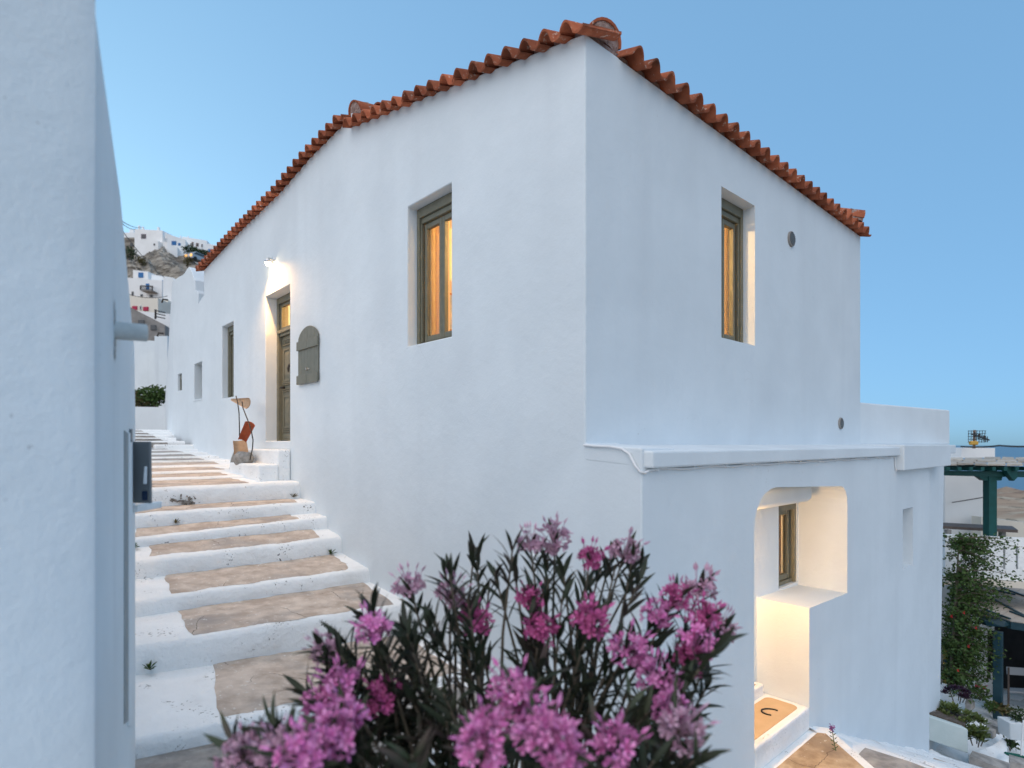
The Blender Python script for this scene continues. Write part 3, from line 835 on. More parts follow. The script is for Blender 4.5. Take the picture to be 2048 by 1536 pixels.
# ---------------------------------------------------------------- roof tiles
PITCH = .2
def tile_mesh(p, length, seed):
    n = 15; th = .016
    prof = []
    for i in range(n+1):
        u = -.012 + (p + .034)*i/n
        t = u/p
        if t < .64: h = .078*max(0, sin(pi*max(0, t)/.64))**.75 if t > 0 else 0
        else: h = -.012*sin(pi*min(1, (t-.64)/.36))
        if t > 1.02: h += .02*(t-1.02)/.1
        prof.append((u, h))
    vs, fs = [], []
    segs = (0, .5, 1)
    for s in segs:
        k = 1 + .05*(1-s)
        for (u, h) in prof: vs.append((u, s*length, h*k))
        for (u, h) in prof: vs.append((u + .0, s*length, h*k - th))
    m_ = n+1
    for q in range(len(segs)-1):
        o0 = q*2*m_; o1 = (q+1)*2*m_
        for i in range(n):
            fs.append((o0+i, o0+i+1, o1+i+1, o1+i)); fs.append((o0+m_+i, o1+m_+i, o1+m_+i+1, o0+m_+i+1))
    for i in range(n):
        fs.append((i, i+m_, i+1+m_, i+1))
    for e_ in (0, n):
        for q in range(len(segs)-1):
            o0 = q*2*m_; o1 = (q+1)*2*m_
            fs.append((o0+e_, o1+e_, o1+m_+e_, o0+m_+e_))
    mb = MB(); mb.add(vs, fs, False)
    me = mb.mesh('roof_tile')
    for pl in me.polygons: pl.use_smooth = abs(pl.normal.y) < .5 and pl.area > .0004
    me.materials.append(M['terracotta'])
    return me
roof = bpy.data.objects.new('roof', None); COL.objects.link(roof); roof.parent = house
TM = {}
def put_tile(orig, across, along, p):
    key = round(p, 3)
    if key not in TM: TM[key] = tile_mesh(p, .42, 0)
    a = V(across).normalized(); l = V(along).normalized()
    u = a.cross(l).normalized(); l = u.cross(a).normalized()
    jit = Matrix.Rotation(random.uniform(-.012, .012), 4, 'Z') @ Matrix.Rotation(random.uniform(-.014, .014), 4, 'Y')
    mtx = Matrix(((a.x, l.x, u.x, orig[0]), (a.y, l.y, u.y, orig[1]), (a.z, l.z, u.z, orig[2] + random.uniform(-.004, .004)), (0, 0, 0, 1)))
    o = bpy.data.objects.new('roof_tile', TM[key]); COL.objects.link(o)
    o.parent = roof
    o.matrix_local = mtx @ jit
    return o
SL_ = .30
# section next to the corner: 18 tiles; column direction +X, across -Y
OV = .115
N1 = 17; p1 = (3.60 + .06)/N1
for i in range(N1):
    y = 3.60 - p1*i
    sl = .2136
    put_tile((-OV, y, 2.94 + sl*y - .005), (0, -1, -sl), (1, 0, SL_), p1*math.hypot(1, sl))
N2 = 31; p2 = (9.98 - 3.66)/N2
for i in range(N2):
    y = 9.98 - p2*i
    sl = (Zc(min(y, 10)) - Zc(max(y-p2, 3.6)))/p2
    put_tile((-OV, y, Zc(min(y, 10)) + .0), (0, -1, -sl), (1, 0, SL_), p2*math.hypot(1, sl))
N3 = 25; p3 = (5.90 - .42)/N3
for i in range(N3):
    x = .42 + p3*i
    put_tile((x, -OV, 2.955 - .0115*x), (1, 0, -.0115), (0, 1, SL_), p3)
# hidden part of the roof: corrugated fields behind the eave row
def field(P, across, along, nA, p, rows, rl, sl):
    mb = MB(); vs = []; fs = []
    n = nA*8
    for j in range(rows+1):
        for i in range(n+1):
            t = (i/8) % 1
            h = .085*max(0, sin(pi*t/.64))**.8 if t < .64 else -.012
            q = V(P) + V(across)*(p*i/8) + V(along)*(rl*j) + V((0, 0, h + .02))
            vs.append(q)
    for j in range(rows):
        for i in range(n):
            a = j*(n+1)+i; fs.append((a, a+1, a+n+2, a+n+1))
    mb.add(vs, fs, True); return mb
al = V((1, 0, SL_)).normalized()
f1 = field((.27, 3.60, 2.94 + .2136*3.6 + .115), V((0, -1, -.2136)), al, 7, p1, 6, .4, 0).build('tile_field', M['terracotta'], roof, recalc=False); f1['kind'] = 'stuff'
f2 = field((.27, 9.98, 3.43 + .115), V((0, -1, .066)), al, 31, p2, 6, .4, 0).build('tile_field', M['terracotta'], roof, recalc=False); f2['kind'] = 'stuff'
f3 = field((.95, .27, 2.945 + .115), V((1, 0, -.0115)), V((0, 1, SL_)).normalized(), 18, p3, 7, .4, 0).build('tile_field', M['terracotta'], roof, recalc=False); f3['kind'] = 'stuff'
b = MB(); b.add([(.05, 9.9, 3.44), (.05, 3.66, 3.86), (2.8, 3.66, 4.65), (2.8, 9.9, 4.25), (5.4, 9.9, 3.4), (5.4, 3.66, 3.8)], [(0, 1, 2, 3), (3, 2, 5, 4)])
b.add([(.06, .06, 2.955), (.06, 3.58, 3.70), (3.0, 3.58, 4.55), (2.9, 3.0, 4.0), (5.75, .06, 2.9), (5.75, 5.0, 2.9), (3.0, 5, 4.4)], [(0, 1, 2, 3), (0, 3, 4), (3, 2, 6, 5, 4)])
b.add([(.05, 9.9, 3.44), (2.8, 9.9, 4.25), (5.4, 9.9, 3.4)], [(0, 1, 2)])
b.add([(.0, 3.622, 3.72), (.0, 3.622, 3.90), (2.8, 3.622, 4.65), (2.8, 3.622, 3.9)], [(0, 1, 2, 3)])
b.build('roof_deck', M['mortar'], roof)
b = MB(); b.prism([(.001, 3.59, 3.70), (.001, 3.59, 3.90), (2.0, 3.59, 4.45), (2.0, 3.59, 3.7)], (0, .03, 0)); b.build('gable_upstand', M['stucco'], house)
b = MB(); b.prism([(.05, .03, 2.945), (5.80, .03, 2.88), (5.80, .03, 2.955), (.05, .03, 3.02)], (0, .25, 0)); b.build('mortar_bed', M['mortar'], roof)
b = MB(); b.prism([(.03, .05, 2.95), (.03, 3.57, 3.69), (.03, 3.57, 3.78), (.03, .05, 3.03)], (.25, 0, 0)); b.build('mortar_bed', M['mortar'], roof)
def cap_mesh(r0, r1, L_):
    mb = MB(); n = 12; vs = []; fs = []
    for s in (0, 1):
        r = r0 if s == 0 else r1
        for rr in (r, r-.018):
            for k in range(n+1):
                a = pi*k/n; vs.append((cos(a)*rr, s*L_, sin(a)*rr*1.05))
    m_ = n+1
    for k in range(n):
        fs += [(k, k+1, 2*m_+k+1, 2*m_+k), (m_+k, 3*m_+k, 3*m_+k+1, m_+k+1), (k, m_+k, m_+k+1, k+1)]
    mb.add(vs, fs, False)
    me = mb.mesh('ridge_cap'); me.materials.append(M['terracotta'])
    for pl in me.polygons: pl.use_smooth = abs(pl.normal.y) < .5
    return me
CAPM = cap_mesh(.135, .11, .42)
CAPS = {}
def ridge(start, d, n, plug_r=.125):
    if plug_r not in CAPS: CAPS[plug_r] = cap_mesh(plug_r + .016, plug_r - .02, .42)
    d = V(d).normalized(); s = V(start)
    up = V((0, 0, 1)); a = d.cross(up).normalized(); u = a.cross(d).normalized()
    for k in range(n):
        o = bpy.data.objects.new('ridge_cap', CAPS[plug_r]); COL.objects.link(o); o.parent = roof
        q = s + d*(.34*k) + u*(.012*(k % 2))
        o.matrix_local = Matrix(((a.x, d.x, u.x, q.x), (a.y, d.y, u.y, q.y), (a.z, d.z, u.z, q.z), (0, 0, 0, 1)))
    # mortar plug that closes the end of the hip, rough dome
    mb = MB(); vs = []; fs = []; na, nb = 18, 7
    for j in range(nb+1):
        t = j/nb
        for k in range(na+1):
            ang = -.25 + (pi+.5)*k/na
            rr = plug_r*.985*(1-t) * (1 + .10*mn.noise(V((cos(ang)*3, sin(ang)*3, t*3 + start[0]))))
            q = s + a*cos(ang)*rr + u*sin(ang)*rr*1.1 + d*(.015 - .035*t*(2-t) + .012*mn.noise(V((k*.7, j*.9, start[1]*3))))
            vs.append(q)
    for j in range(nb):
        for k in range(na):
            i0 = j*(na+1)+k; fs.append((i0, i0+1, i0+na+2, i0+na+1))
    for k in range(na):
        vs_ = len(vs)
    mb.add(vs, fs, True)
    skirt = MB()
    ring = [vs[k] for k in range(na+1)]
    back = [p + d*.16 + (p - s)*.02 for p in ring]
    skirt.add(ring + back, [(k, k+1, na+2+k, na+1+k) for k in range(na)], True)
    mb.add(skirt.v, skirt.f, True)
    mb.build('mortar_plug', M['mortar'], roof, recalc=False)
ridge((.33, .10, 3.09), (.30, .9, .28), 6, .15)
ridge((.06, 3.64, 3.93), (1, .05, .30), 6, .125)
ridge((5.74, -.03, 3.06), (-.6, .8, .30), 5, .13)
for k in range(2):                        # last eave tiles that turn the right-hand corner
    put_tile((5.80, -.02 + .0, 2.90), (.55, .85, -.02), (-.85, .55, .30), .21) if k == 0 else None

# ---------------------------------------------------------------- wall lamp and niche lamp
lp = fl(548, 520); ly, lz = lp.y, lp.z
lamp = empty('wall_lamp', 'small lit wall lamp shining down above the olive door', 'lamp', (0, ly, lz))
b = MB(); b.lathe([(.045, 0), (.045, .015), (.02, .02)], (0, 0, 0), (-1, 0, 0), 14); b.tube([(-.015, 0, 0), (-.07, 0, .015), (-.09, 0, .0)], .010); b.build('bracket', M['steel'], lamp)
b = MB(); b.lathe([(.02, .07), (.04, .05), (.05, 0), (.047, 0), (.036, .045)], (-.09, 0, -.06), n=16); b.build('lamp_shade', M['steel'], lamp)
b = MB(); b.lathe([(.004, -.045), (.028, -.03), (.036, 0), (.026, .022), (.008, .03)], (-.09, 0, -.06), n=12); b.build('bulb', M['bulb'], lamp)
_sl = bpy.data.lights.new('wall_lamp_light', 'SPOT'); _sl.energy = 160; _sl.color = (1, .55, .20); _sl.shadow_soft_size = .03; _sl.spot_size = radians(150); _sl.spot_blend = .7
_so = bpy.data.objects.new('wall_lamp_light', _sl); COL.objects.link(_so); _so.location = (-.115, ly, lz - .10)
_so.rotation_euler = V((-.25, .25, 1)).to_track_quat('Z', 'Y').to_euler()
nl = empty('niche_lamp', 'small round lamp glowing inside the niche of the lower doorway', 'lamp', (1.66, -.14, -1.02))
b = MB(); b.lathe([(.05, 0), (.05, .012), (.03, .03)], (-.056, 0, 0), (1, 0, 0), 14); b.build('bracket', M['steel'], nl)
b = MB(); b.lathe([(.004, -.028), (.022, -.018), (.028, 0), (.02, .02), (.006, .028)], (0, 0, 0), n=12); b.build('bulb', M['bulb'], nl)
pt('niche_lamp_light', (1.72, -.14, -1.02), 70, (1, .56, .22), .03)

# horseshoe on the threshold
b = MB()
hp = [(2.37 + .075*cos(radians(a)) * (1 if True else 1), -.30 + .055*sin(radians(a)), -2.566) for a in range(-20, 201, 20)]
c, s_ = cos(.5), sin(.5)
hp = [(2.36 + (p[0]-2.37)*1.0 - (p[1]+.30)*.3, -.30 + (p[1]+.30)*1.5, p[2]) for p in hp]
b.tube(hp, .008, 6)
tag(b.build('horseshoe', M['iron']), 'rusty horseshoe lying on the lit doorway threshold', 'horseshoe')

# ---------------------------------------------------------------- tile and stone sculpture beside the door steps
def on_x(px, py, x):
    r = ray(px, py); return CAM + r*((x - CAM.x)/r.x)
sx = -.36
sc_o = empty('tile_sculpture', 'sculpture of bent roof tiles and wire standing on a grey stone by the steps', 'sculpture', tuple(on_x(490, 925, sx)))
def SP(px, py, dx=0): return on_x(px, py, sx + dx)
st = bmesh.new(); bmesh.ops.create_icosphere(st, subdivisions=3, radius=1)
c0 = SP(487, 918)
for v in st.verts:
    n_ = 1 + .25*mn.noise(v.co*1.7 + V((3, 1, 2)))
    v.co = V((v.co.x*.13, v.co.y*.20, v.co.z*.115))*n_ + c0 + V((0, .0, .01))
me = bpy.data.meshes.new('stone'); st.to_mesh(me); st.free()
o = link('stone', me, M['rock_grey']); abs_parent(o, sc_o)
b = MB(); leg = [SP(474, 905), SP(468, 918), SP(466, 938)]
b.tube(leg, [.05, .045, .06], 8); b.build('stone_foot', M['rock_grey'], absolute=sc_o)
def half_tile(p0, p1, w0, w1, bulge, m, name):
    """curved tile from axis point p0 to p1, opening toward the camera"""
    p0, p1 = V(p0), V(p1); ax = (p1-p0).normalized(); tocam = (CAM - p0).normalized()
    side = ax.cross(tocam).normalized(); dep = side.cross(ax).normalized()
    mb = MB(); vs = []; fs = []; n = 8
    for q in (0, 1):
        P_, w_ = ((p0, w0), (p1, w1))[q]
        for off in (0, .013):
            for k in range(n+1):
                a = pi*(.08 + .84*k/n)
                vs.append(P_ + side*cos(a)*w_ - dep*(sin(a)*w_*bulge + off))
    m_ = n+1
    for k in range(n):
        fs += [(k, k+1, 2*m_+k+1, 2*m_+k), (m_+k, 3*m_+k, 3*m_+k+1, m_+k+1), (k, m_+k, m_+k+1, k+1), (2*m_+k, 2*m_+k+1, 3*m_+k+1, 3*m_+k)]
    fs += [(0, 2*m_, 3*m_, m_), (n, m_+n, 3*m_+n, 2*m_+n)]
    mb.add(vs, fs, False)
    return mb.build(name, m, absolute=sc_o)
half_tile(SP(484, 915), SP(479, 879), .105, .095, .5, M['clay'], 'body_tile')
half_tile(SP(483, 884), SP(499, 850), .062, .075, .7, M['terracotta_deep'], 'neck_tile')
half_tile(SP(461, 799), SP(492, 806), .012, .085, .6, M['clay'], 'head_tile')
for pts in ([(472, 792), (475, 803), (478, 825), (479, 860), (479, 878)], [(484, 803), (486, 816), (493, 834), (499, 849), (503, 864), (506, 880), (505, 897), (500, 920)]):
    b = MB(); b.tube([SP(px, py, -.02) for px, py in pts], .008, 6); b.build('wire', M['iron'], absolute=sc_o)

# ---------------------------------------------------------------- left building (thick battered wall end), spout and meter box
lb = empty('left_building', 'whitewashed building on the left with a battered corner and a spout', 'building')
nC, fC = V((-2.976, -.677, 0)), V((-2.633, .765, 0))
bd = (fC - nC); bl = bd.length; bd.normalize()
bn = V((bd.y, -bd.x, 0))                    # outward normal of the lane side
mb = MB()
EDGE = [(0, 187), (100, 200), (250, 221), (400, 242), (560, 257), (700, 270), (830, 272), (2000, 272)]   # battered end of the wall, seen edge
prof_ = []
for py in (2000, 1536, 1200, 1000, 887, 830, 760, 700, 630, 560, 480, 400, 325, 250, 175, 100, 50, 0):
    r = ray(lerp_tab(EDGE, py), py)
    t = ((nC - CAM).dot(bn))/r.dot(bn)
    prof_.append(CAM + r*t)
q_ = prof_[-1]
prof_ += [V((q_.x, q_.y, 1.7)), V((q_.x, q_.y, 2.45))]
zs = [p.z for p in prof_]
vs = []; fs = []
for p in prof_:
    z = p.z; p = V((p.x, p.y, 0))
    w = mn.noise(V((z*1.3, 2, 0)))*.006
    n0 = nC + bn*w
    row = []
    A_ = V((-.7414*1.0, .6712*0, 0))
    la = n0 + V((-1.6, -.12, 0))
    row = [la, n0 + V((-.9, -.07, 0)), n0 + V((-.35, -.03, 0)) + bn*w, n0 + V((-.03, -.003, 0)), n0 + bd*.012 + bn*.003]
    row += [n0 + (p - n0)*k for k in (.25, .5, .75, .97)]
    row += [p + V((-.02, .015, 0)), p + V((-.4, .35, 0)), p + V((-1.2, 1.2, 0))]
    vs += [V((q.x, q.y, z)) for q in row]
m_ = 12
for j in range(len(zs)-1):
    for k in range(m_-1):
        a = j*m_+k; fs.append((a, a+1, a+m_+1, a+m_))
fs.append([(len(zs)-1)*m_ + k for k in range(m_)])
mb.add(vs, fs, True)
me_ = mb.mesh('wall')
o = link('wall', me_, M['stucco_old'], lb)
md = o.modifiers.new('edge', 'EDGE_SPLIT'); md.split_angle = radians(35)
b = MB(); b.box((-5.5, .9, -3), (-3.32, 13, .35)); b.build('lane_wall', M['stucco_old'], lb)
def Bp(px, py, off=0.0):
    r = ray(px, py); t = ((nC - CAM).dot(bn))/r.dot(bn); return CAM + r*t + bn*off
def B_panel(px0, px1, py0, py1, off, m, name, thick=.02, slant=0):
    a, c, d_, e_ = Bp(px0, py0, off), Bp(px1, py0 + slant, off), Bp(px1, py1 - slant, off), Bp(px0, py1, off)
    b = MB(); b.prism([a, c, d_, e_], -bn*thick); return b.build(name, m, lb)
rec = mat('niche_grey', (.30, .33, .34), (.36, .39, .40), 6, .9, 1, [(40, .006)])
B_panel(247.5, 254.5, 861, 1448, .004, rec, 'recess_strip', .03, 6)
B_panel(254.5, 262, 866, 1452, .006, M['stucco_old'], 'recess_strip', .03, 0)
B_panel(258, 260.5, 858, 884, .010, M['box_grey'], 'recess_strip', .03, 0)
sp0, = [Bp(230, 661)]
dirp = (bn*1.0 + V((0, 0, .0))).normalized()
tgt = at(293, 666, 2.26)
b = MB(); pv = [sp0 - (tgt-sp0).normalized()*.12, sp0, tgt]
b.tube(pv, [.034, .034, .033], 18, cap=False)
b.tube([pv[2] + (pv[1]-pv[2]).normalized()*.3, pv[2]], [.027, .027], 18, cap=False)
b.add([pv[2] + (q) for q in []], [])
# ring that closes the pipe mouth
dv = (pv[2]-pv[1]).normalized(); u_ = dv.orthogonal().normalized(); w_ = dv.cross(u_)
ro = [pv[2] + (u_*cos(2*pi*k/18) + w_*sin(2*pi*k/18))*.033 for k in range(18)]; ri = [pv[2] + (u_*cos(2*pi*k/18) + w_*sin(2*pi*k/18))*.027 for k in range(18)]
b.add(ro + ri, [(k, (k+1) % 18, 18 + (k+1) % 18, 18 + k) for k in range(18)])
b.build('water_spout', M['pipe'], lb)
b = MB()
for k in range(30):
    px = 229 + random.uniform(-1.2, 1.5); py = random.choice([random.uniform(605, 645), random.uniform(682, 715)])
    p = Bp(px, py, .002); r = random.uniform(.003, .007)
    b.add([p + bd*r*1.5, p + V((0, 0, r*3)), p - bd*r*1.5, p - V((0, 0, r*3))], [(0, 1, 2, 3)])
b.build('dirt_streak', mat('dirt', (.33, .33, .32), (.42, .42, .41), 20, .95), lb)['kind'] = 'stuff'
mbx = empty('meter_box', 'grey metal box with white handle mounted on the left white wall', 'box', tuple(at(282, 946, 2.86)))
p00, p10, p11, p01 = at(266, 1006, 2.86), at(300.5, 1007, 2.84), at(299, 883, 2.84), at(265, 883, 2.86)
b = MB(); b.prism([p00, p10, p11, p01], FWD*.018); b.build('casing', M['box_grey'], absolute=mbx, bevel=.004)
b = MB(); b.prism([at(285.5, 968, 2.825), at(291.5, 968, 2.825), at(292, 933, 2.825), at(288, 933, 2.825)], FWD*.012); b.build('handle', M['white_paint'], absolute=mbx, bevel=.003)
b = MB(); b.prism([at(283, 1001, 2.835), at(293, 1001, 2.835), at(293, 982, 2.835), at(283, 982, 2.835)], FWD*.012); b.build('lock', mat('lock_blue', (.01, .025, .06), rough=.3), absolute=mbx, bevel=.004)
b = MB(); b.prism([at(265, 1026, 2.86), at(275, 1024, 2.86), at(276, 1011, 2.86), at(265, 1010, 2.86)], FWD*.2); b.build('bracket', M['whitewash'], absolute=mbx, bevel=.004)

# ---------------------------------------------------------------- generic far houses
def far_house(name, label, px0, px1, py0, py1, D, depth, m, wins=(), turn=0.0, top_slope=0.0, group=None, chim=(), cat='house'):
    """block whose front spans the given sight lines at distance D; wins: (px0, px1, py0, py1, material)"""
    c = at((px0+px1)/2, py1, D)
    h = empty(name, label, cat, tuple(c), group)
    R_ = (RGT*cos(turn) + FWD*sin(turn)); Fw = (FWD*cos(turn) - RGT*sin(turn))
    def on_front(px, py, off=0):
        r = ray(px, py); n_ = Fw
        s = ((c + Fw*off) - CAM).dot(n_)/r.dot(n_); return CAM + r*s
    a, b_, c_, d_ = on_front(px0, py1), on_front(px1, py1), on_front(px1, py0 + top_slope), on_front(px0, py0)
    sk_ = V((0, 0, -2.5)); mb = MB(); mb.prism([a + sk_, b_ + sk_, c_, d_], Fw*depth); mb.build('wall', m, absolute=h)
    s = D/FPX
    for (x0, x1, y0, y1, wm) in wins:
        f = MB(); q0, q1 = on_front(x0, y1, -.05), on_front(x1, y0, -.05)
        R0 = [on_front(x0, y1, -.06), on_front(x1, y1, -.06), on_front(x1, y0, -.06), on_front(x0, y0, -.06)]
        f.prism(R0, Fw*.10); w = f.build('window', wm, absolute=h)
        g = MB(); mx, my = (x0+x1)/2, (y0+y1)/2; sx_, sy_ = (x1-x0)*.36, (y1-y0)*.40
        R1 = [on_front(mx-sx_, my+sy_, -.075), on_front(mx+sx_, my+sy_, -.075), on_front(mx+sx_, my-sy_, -.075), on_front(mx-sx_, my-sy_, -.075)]
        g.prism(R1, Fw*.02); gl = g.build('pane', wm if wm in (M['blue'], M['crimson']) else M['dark_pane']); gl.parent = w; gl.matrix_parent_inverse = w.matrix_parent_inverse.copy()
        gl.matrix_parent_inverse = (Matrix.Translation(V(h.location)) @ w.matrix_parent_inverse).inverted()
    for (x, y0, y1, wd) in chim:
        q = MB(); R0 = [on_front(x-wd/2, y1, .6), on_front(x+wd/2, y1, .6), on_front(x+wd/2, y0, .6), on_front(x-wd/2, y0, .6)]
        q.prism(R0, Fw*wd*s); q.build('chimney', m, absolute=h)
    h['_f'] = 0; del h['_f']
    return h, on_front, Fw
SFm = M['stucco_far']; DP = M['dark_pane']; BL = M['blue']; CR = M['crimson']
BRN = mat('brown_shutter', (.22, .10, .06))
GH = None
far_house('hill_house', 'large white cube house with a brown window on top of the rocky hill', 269, 325, 458, 505, 97, 7, SFm, [(282, 291.5, 468, 477, mat('mauve_frame', (.16, .12, .16)))], turn=-.15, top_slope=3, chim=[(277.5, 451, 460, 3), (285, 453, 460, 3), (316, 454, 462, 3.5)])
far_house('hill_house', 'small white porch block in front of the large cube house on the hill', 303, 316.5, 482, 504, 95.5, 1.4, SFm, [(307, 309.5, 487, 491, DP)], turn=-.15, cat='outhouse')
far_house('hill_house', 'low white house at the left edge of the hilltop beside a stone wall', 236, 270, 465, 476, 101, 6, SFm, [(240, 246, 467, 471, DP)], turn=.1, chim=[(263, 459, 466, 8)])
far_house('stone_wall', 'dry stone wall with a dark doorway at the left end of the hilltop', 240, 270, 475, 497, 99, 2, M['rock'], [(260, 266, 486, 492, DP)], turn=.1, cat='wall')
far_house('hill_house', 'white house with blue shuttered windows to the right of the large cube house', 334, 371, 468, 508, 96, 7, SFm, [(343, 352.5, 482, 490, BL), (356, 361, 486, 491, BL)], turn=.32, top_slope=11, chim=[(332, 465, 476, 3.5)])
far_house('hill_house', 'white garden wall below the cube house on the hill', 326, 341, 484, 501, 96, 1.2, SFm, [], turn=-.1, cat='wall')
far_house('hill_house', 'white lean-to below the blue shuttered house on the hill', 341, 355, 490, 508, 94.5, 2, SFm, [], turn=.3, top_slope=4, cat='outhouse')
far_house('hill_house', 'long white hilltop house with three small brown windows', 364, 414, 473, 503, 99, 7, SFm, [(383, 387, 484, 492, BRN), (392, 397, 486, 493, BRN), (402, 406, 487.5, 495, SFm)], turn=.2, top_slope=8, chim=[(361, 471, 481, 2.2), (376, 472, 479, 2.2)])
far_house('hill_house', 'white house with one blue window half hidden by the tile roof', 412, 438, 487, 512, 97, 6, SFm, [(416.5, 424, 498, 505, BL)], turn=.2, top_slope=4)
far_house('village_house', 'white cube house with a single blue window under the rocks', 266, 296, 540, 562, 61, 5, SFm, [(276.5, 286, 545, 555, BL)], turn=-.05, top_slope=3, chim=[])
hh, onf, Fw = far_house('village_house', 'tall white house with a blue balcony door and iron railing', 252, 324, 555, 603, 58, 6, SFm, [(291.5, 298, 567, 581, BL), (263, 266.5, 583, 592, DP), (280.5, 285, 588.5, 593, DP), (299, 304.5, 589.5, 595, DP)], turn=.05, top_slope=6)
b = MB(); bz = [(281, 580), (304.5, 580)]
for y_ in (571.5, 579.5):
    b.tube([onf(281, y_ - .0, -1.0), onf(304.5, y_ + 1, -1.0)], .05, 6); b.tube([onf(281, y_, -1.0), onf(281, y_, .0)], .05, 6); b.tube([onf(304.5, y_+1, -1.0), onf(304.5, y_+1, .0)], .05, 6)
for k in range(9):
    x_ = 281 + 23.5*k/8; b.tube([onf(x_, 571.5 + k/8, -1.0), onf(x_, 580 + k/8, -1.0)], .03 if 0 < k < 8 else .06, 5)
b.build('balcony_railing', M['iron'], absolute=hh)
b = MB(); b.prism([onf(281, 581, -1.05), onf(304.5, 582, -1.05), onf(304.5, 580.3, -1.05), onf(281, 579.3, -1.05)], Fw*1.05); b.build('balcony_floor', M['concrete'], absolute=hh)
far_house('village_house', 'long low white house with one small blue window under the cliff', 303, 345, 549, 572, 60, 5, SFm, [(325, 330.5, 560, 566.5, BL)], turn=.2, top_slope=6)
far_house('village_house', 'white house wall with iron brackets next to the peaked parapet', 326, 348, 556, 640, 50, 5, SFm, [], turn=.3)
far_house('village_house', 'cream house with two crimson shutters and an oval plaque', 255, 316, 591, 640, 46, 5, M['cream'], [(264, 274, 612, 619.5, CR), (286, 296.5, 613.5, 621.5, CR), (279, 282.5, 611, 620, SFm)], turn=.05, top_slope=5)
far_house('village_house', 'plain cream house wall to the right of the crimson shutters', 316, 336, 598, 640, 48, 5, M['cream'], [], turn=.2, top_slope=2)
far_house('white_terrace', 'white terrace wall with an iron railing above the grey house', 255, 340, 620, 660, 38, 3, SFm, [], turn=.1, top_slope=8, cat='terrace')
far_house('grey_house', 'unplastered grey house with two small dark windows in a row', 256, 330, 612, 690, 33, 5, M['concrete'], [(276, 288, 640, 651, DP), (301, 312, 650, 660, DP)], turn=.28, top_slope=38)
rl = MB()
rl.tube([at(311, 619, 37), at(311, 638, 37)], .06, 6)
for y0_, y1_ in ((621, 625), (627, 631), (633, 637)): rl.tube([at(311, y0_, 37), at(330, y1_, 36.5)], .035, 5)
tag(rl.build('terrace_railing', M['iron']), 'dark iron railing on the white terrace above the grey house', 'railing')
far_house('lane_house', 'pale blue white house wall closing the upper end of the lane', 250, 312, 678, 830, 22, 3, M['stucco_old'], [], turn=.05, top_slope=4, cat='house')
far_house('lane_pier', 'taller white wall pier at the right of the pale lane wall', 309, 335, 672, 830, 21.4, 2, M['stucco_old'], [], turn=.05, cat='wall')
b = MB(); b.prism([cw(-12.6, 17.0, .3), cw(-9.55, 16.4, .3), cw(-9.55, 16.4, 1.02), cw(-12.6, 17.0, 1.10)], FWD*.35)
tag(b.build('garden_wall', M['stucco']), 'low white garden wall at the top of the lane stairs', 'wall')
# next house along the lane with slit openings
nh = empty('slit_house', 'tall white lane house with narrow slit openings beyond the peaked parapet', 'house', (.1, 12.6, .1))
A0 = V((.03, 12.50, 0)); A1 = at(321, HY, 18.5); A1.z = 0; dA = (A1-A0).normalized(); nA = V((-dA.y, dA.x, 0))
b = MB(); top0, top1 = 3.80, 5.2
b.prism([A0 + V((0, 0, -1)), A1 + V((0, 0, -1)), A1 + V((.35, .1, top1)), A0 + V((0, 0, top0))], V((1.5, .0, 0))); b.build('wall', M['stucco'], absolute=nh)
for t0, zz0, zz1 in ((.35, .95, 2.6), (.52, .95, 2.9), (.72, 1.6, 3.3)):
    c_ = A0 + (A1-A0)*t0; n2 = V((-1, .3, 0)).normalized()
    ln = lambda t_, z_: V((.35*t_*(z_ + 1)/6.2, 0, z_))
    t1_ = t0 + .03
    c2_ = A0 + (A1-A0)*t1_
    b = MB(); b.prism([c_ + ln(t0, zz0) + n2*.006, c2_ + ln(t1_, zz0) + n2*.006, c2_ + ln(t1_, zz1) + n2*.006, c_ + ln(t0, zz1) + n2*.006], -n2*.1); b.build('slit', M['concrete'], absolute=nh)
for (px, py) in ((336, 600), (327, 667)):
    q = at(px, py, 13.3); b = MB(); b.tube([q, q + V((-.10, 0, .0)), q + V((-.12, 0, -.08))], .02, 6); b.build('hook', M['iron'], absolute=nh)
# satellite dish behind the notch
dsh = empty('satellite_dish', 'grey satellite dish behind the notch at the end of the tile roof', 'dish', tuple(at(400, 590, 12.4)))
b = MB(); prof = [(.24*math.sqrt(k/8), .07*k/8) for k in range(9)]
b.lathe([(max(.004, r), h_) for r, h_ in prof] + [(.23, .07), (.01, .012)], at(400, 577, 13.0), (-.35, -.85, .3), 20); b.build('reflector', M['dish'], absolute=dsh)
b = MB(); b.tube([at(402, 580, 13.0), at(398, 585, 12.9), at(393, 578, 12.7)], .018, 6); b.tube([at(398, 582, 12.9), at(397, 606, 12.9)], .025, 6); b.build('bracket', M['iron'], absolute=dsh)

# power lines from the left
def wire(pts, r, name, label):
    b = MB(); P_ = []
    for (a, c, sag) in pts:
        for k in range(9):
            t = k/8; P_.append(a + (c-a)*t - V((0, 0, sag*4*t*(1-t))))
    b.tube(P_, r, 5); tag(b.build(name, M['iron']), label, 'cable')
wire([(at(230, 434, 40), at(284, 455, 95), .3)], .035, 'power_line', 'upper overhead wire running to the large hilltop house')
wire([(at(230, 436, 40), at(272, 458, 95), .3)], .035, 'power_line', 'second overhead wire just below the upper hilltop wire')
wire([(at(236, 450, 35), at(330, 556, 58), .3)], .025, 'power_line', 'long slack wire slanting down across the rocky hill')
wire([(at(250, 586, 45), at(335, 592, 45), .25)], .022, 'power_line', 'thin wire crossing the wall below the balcony')

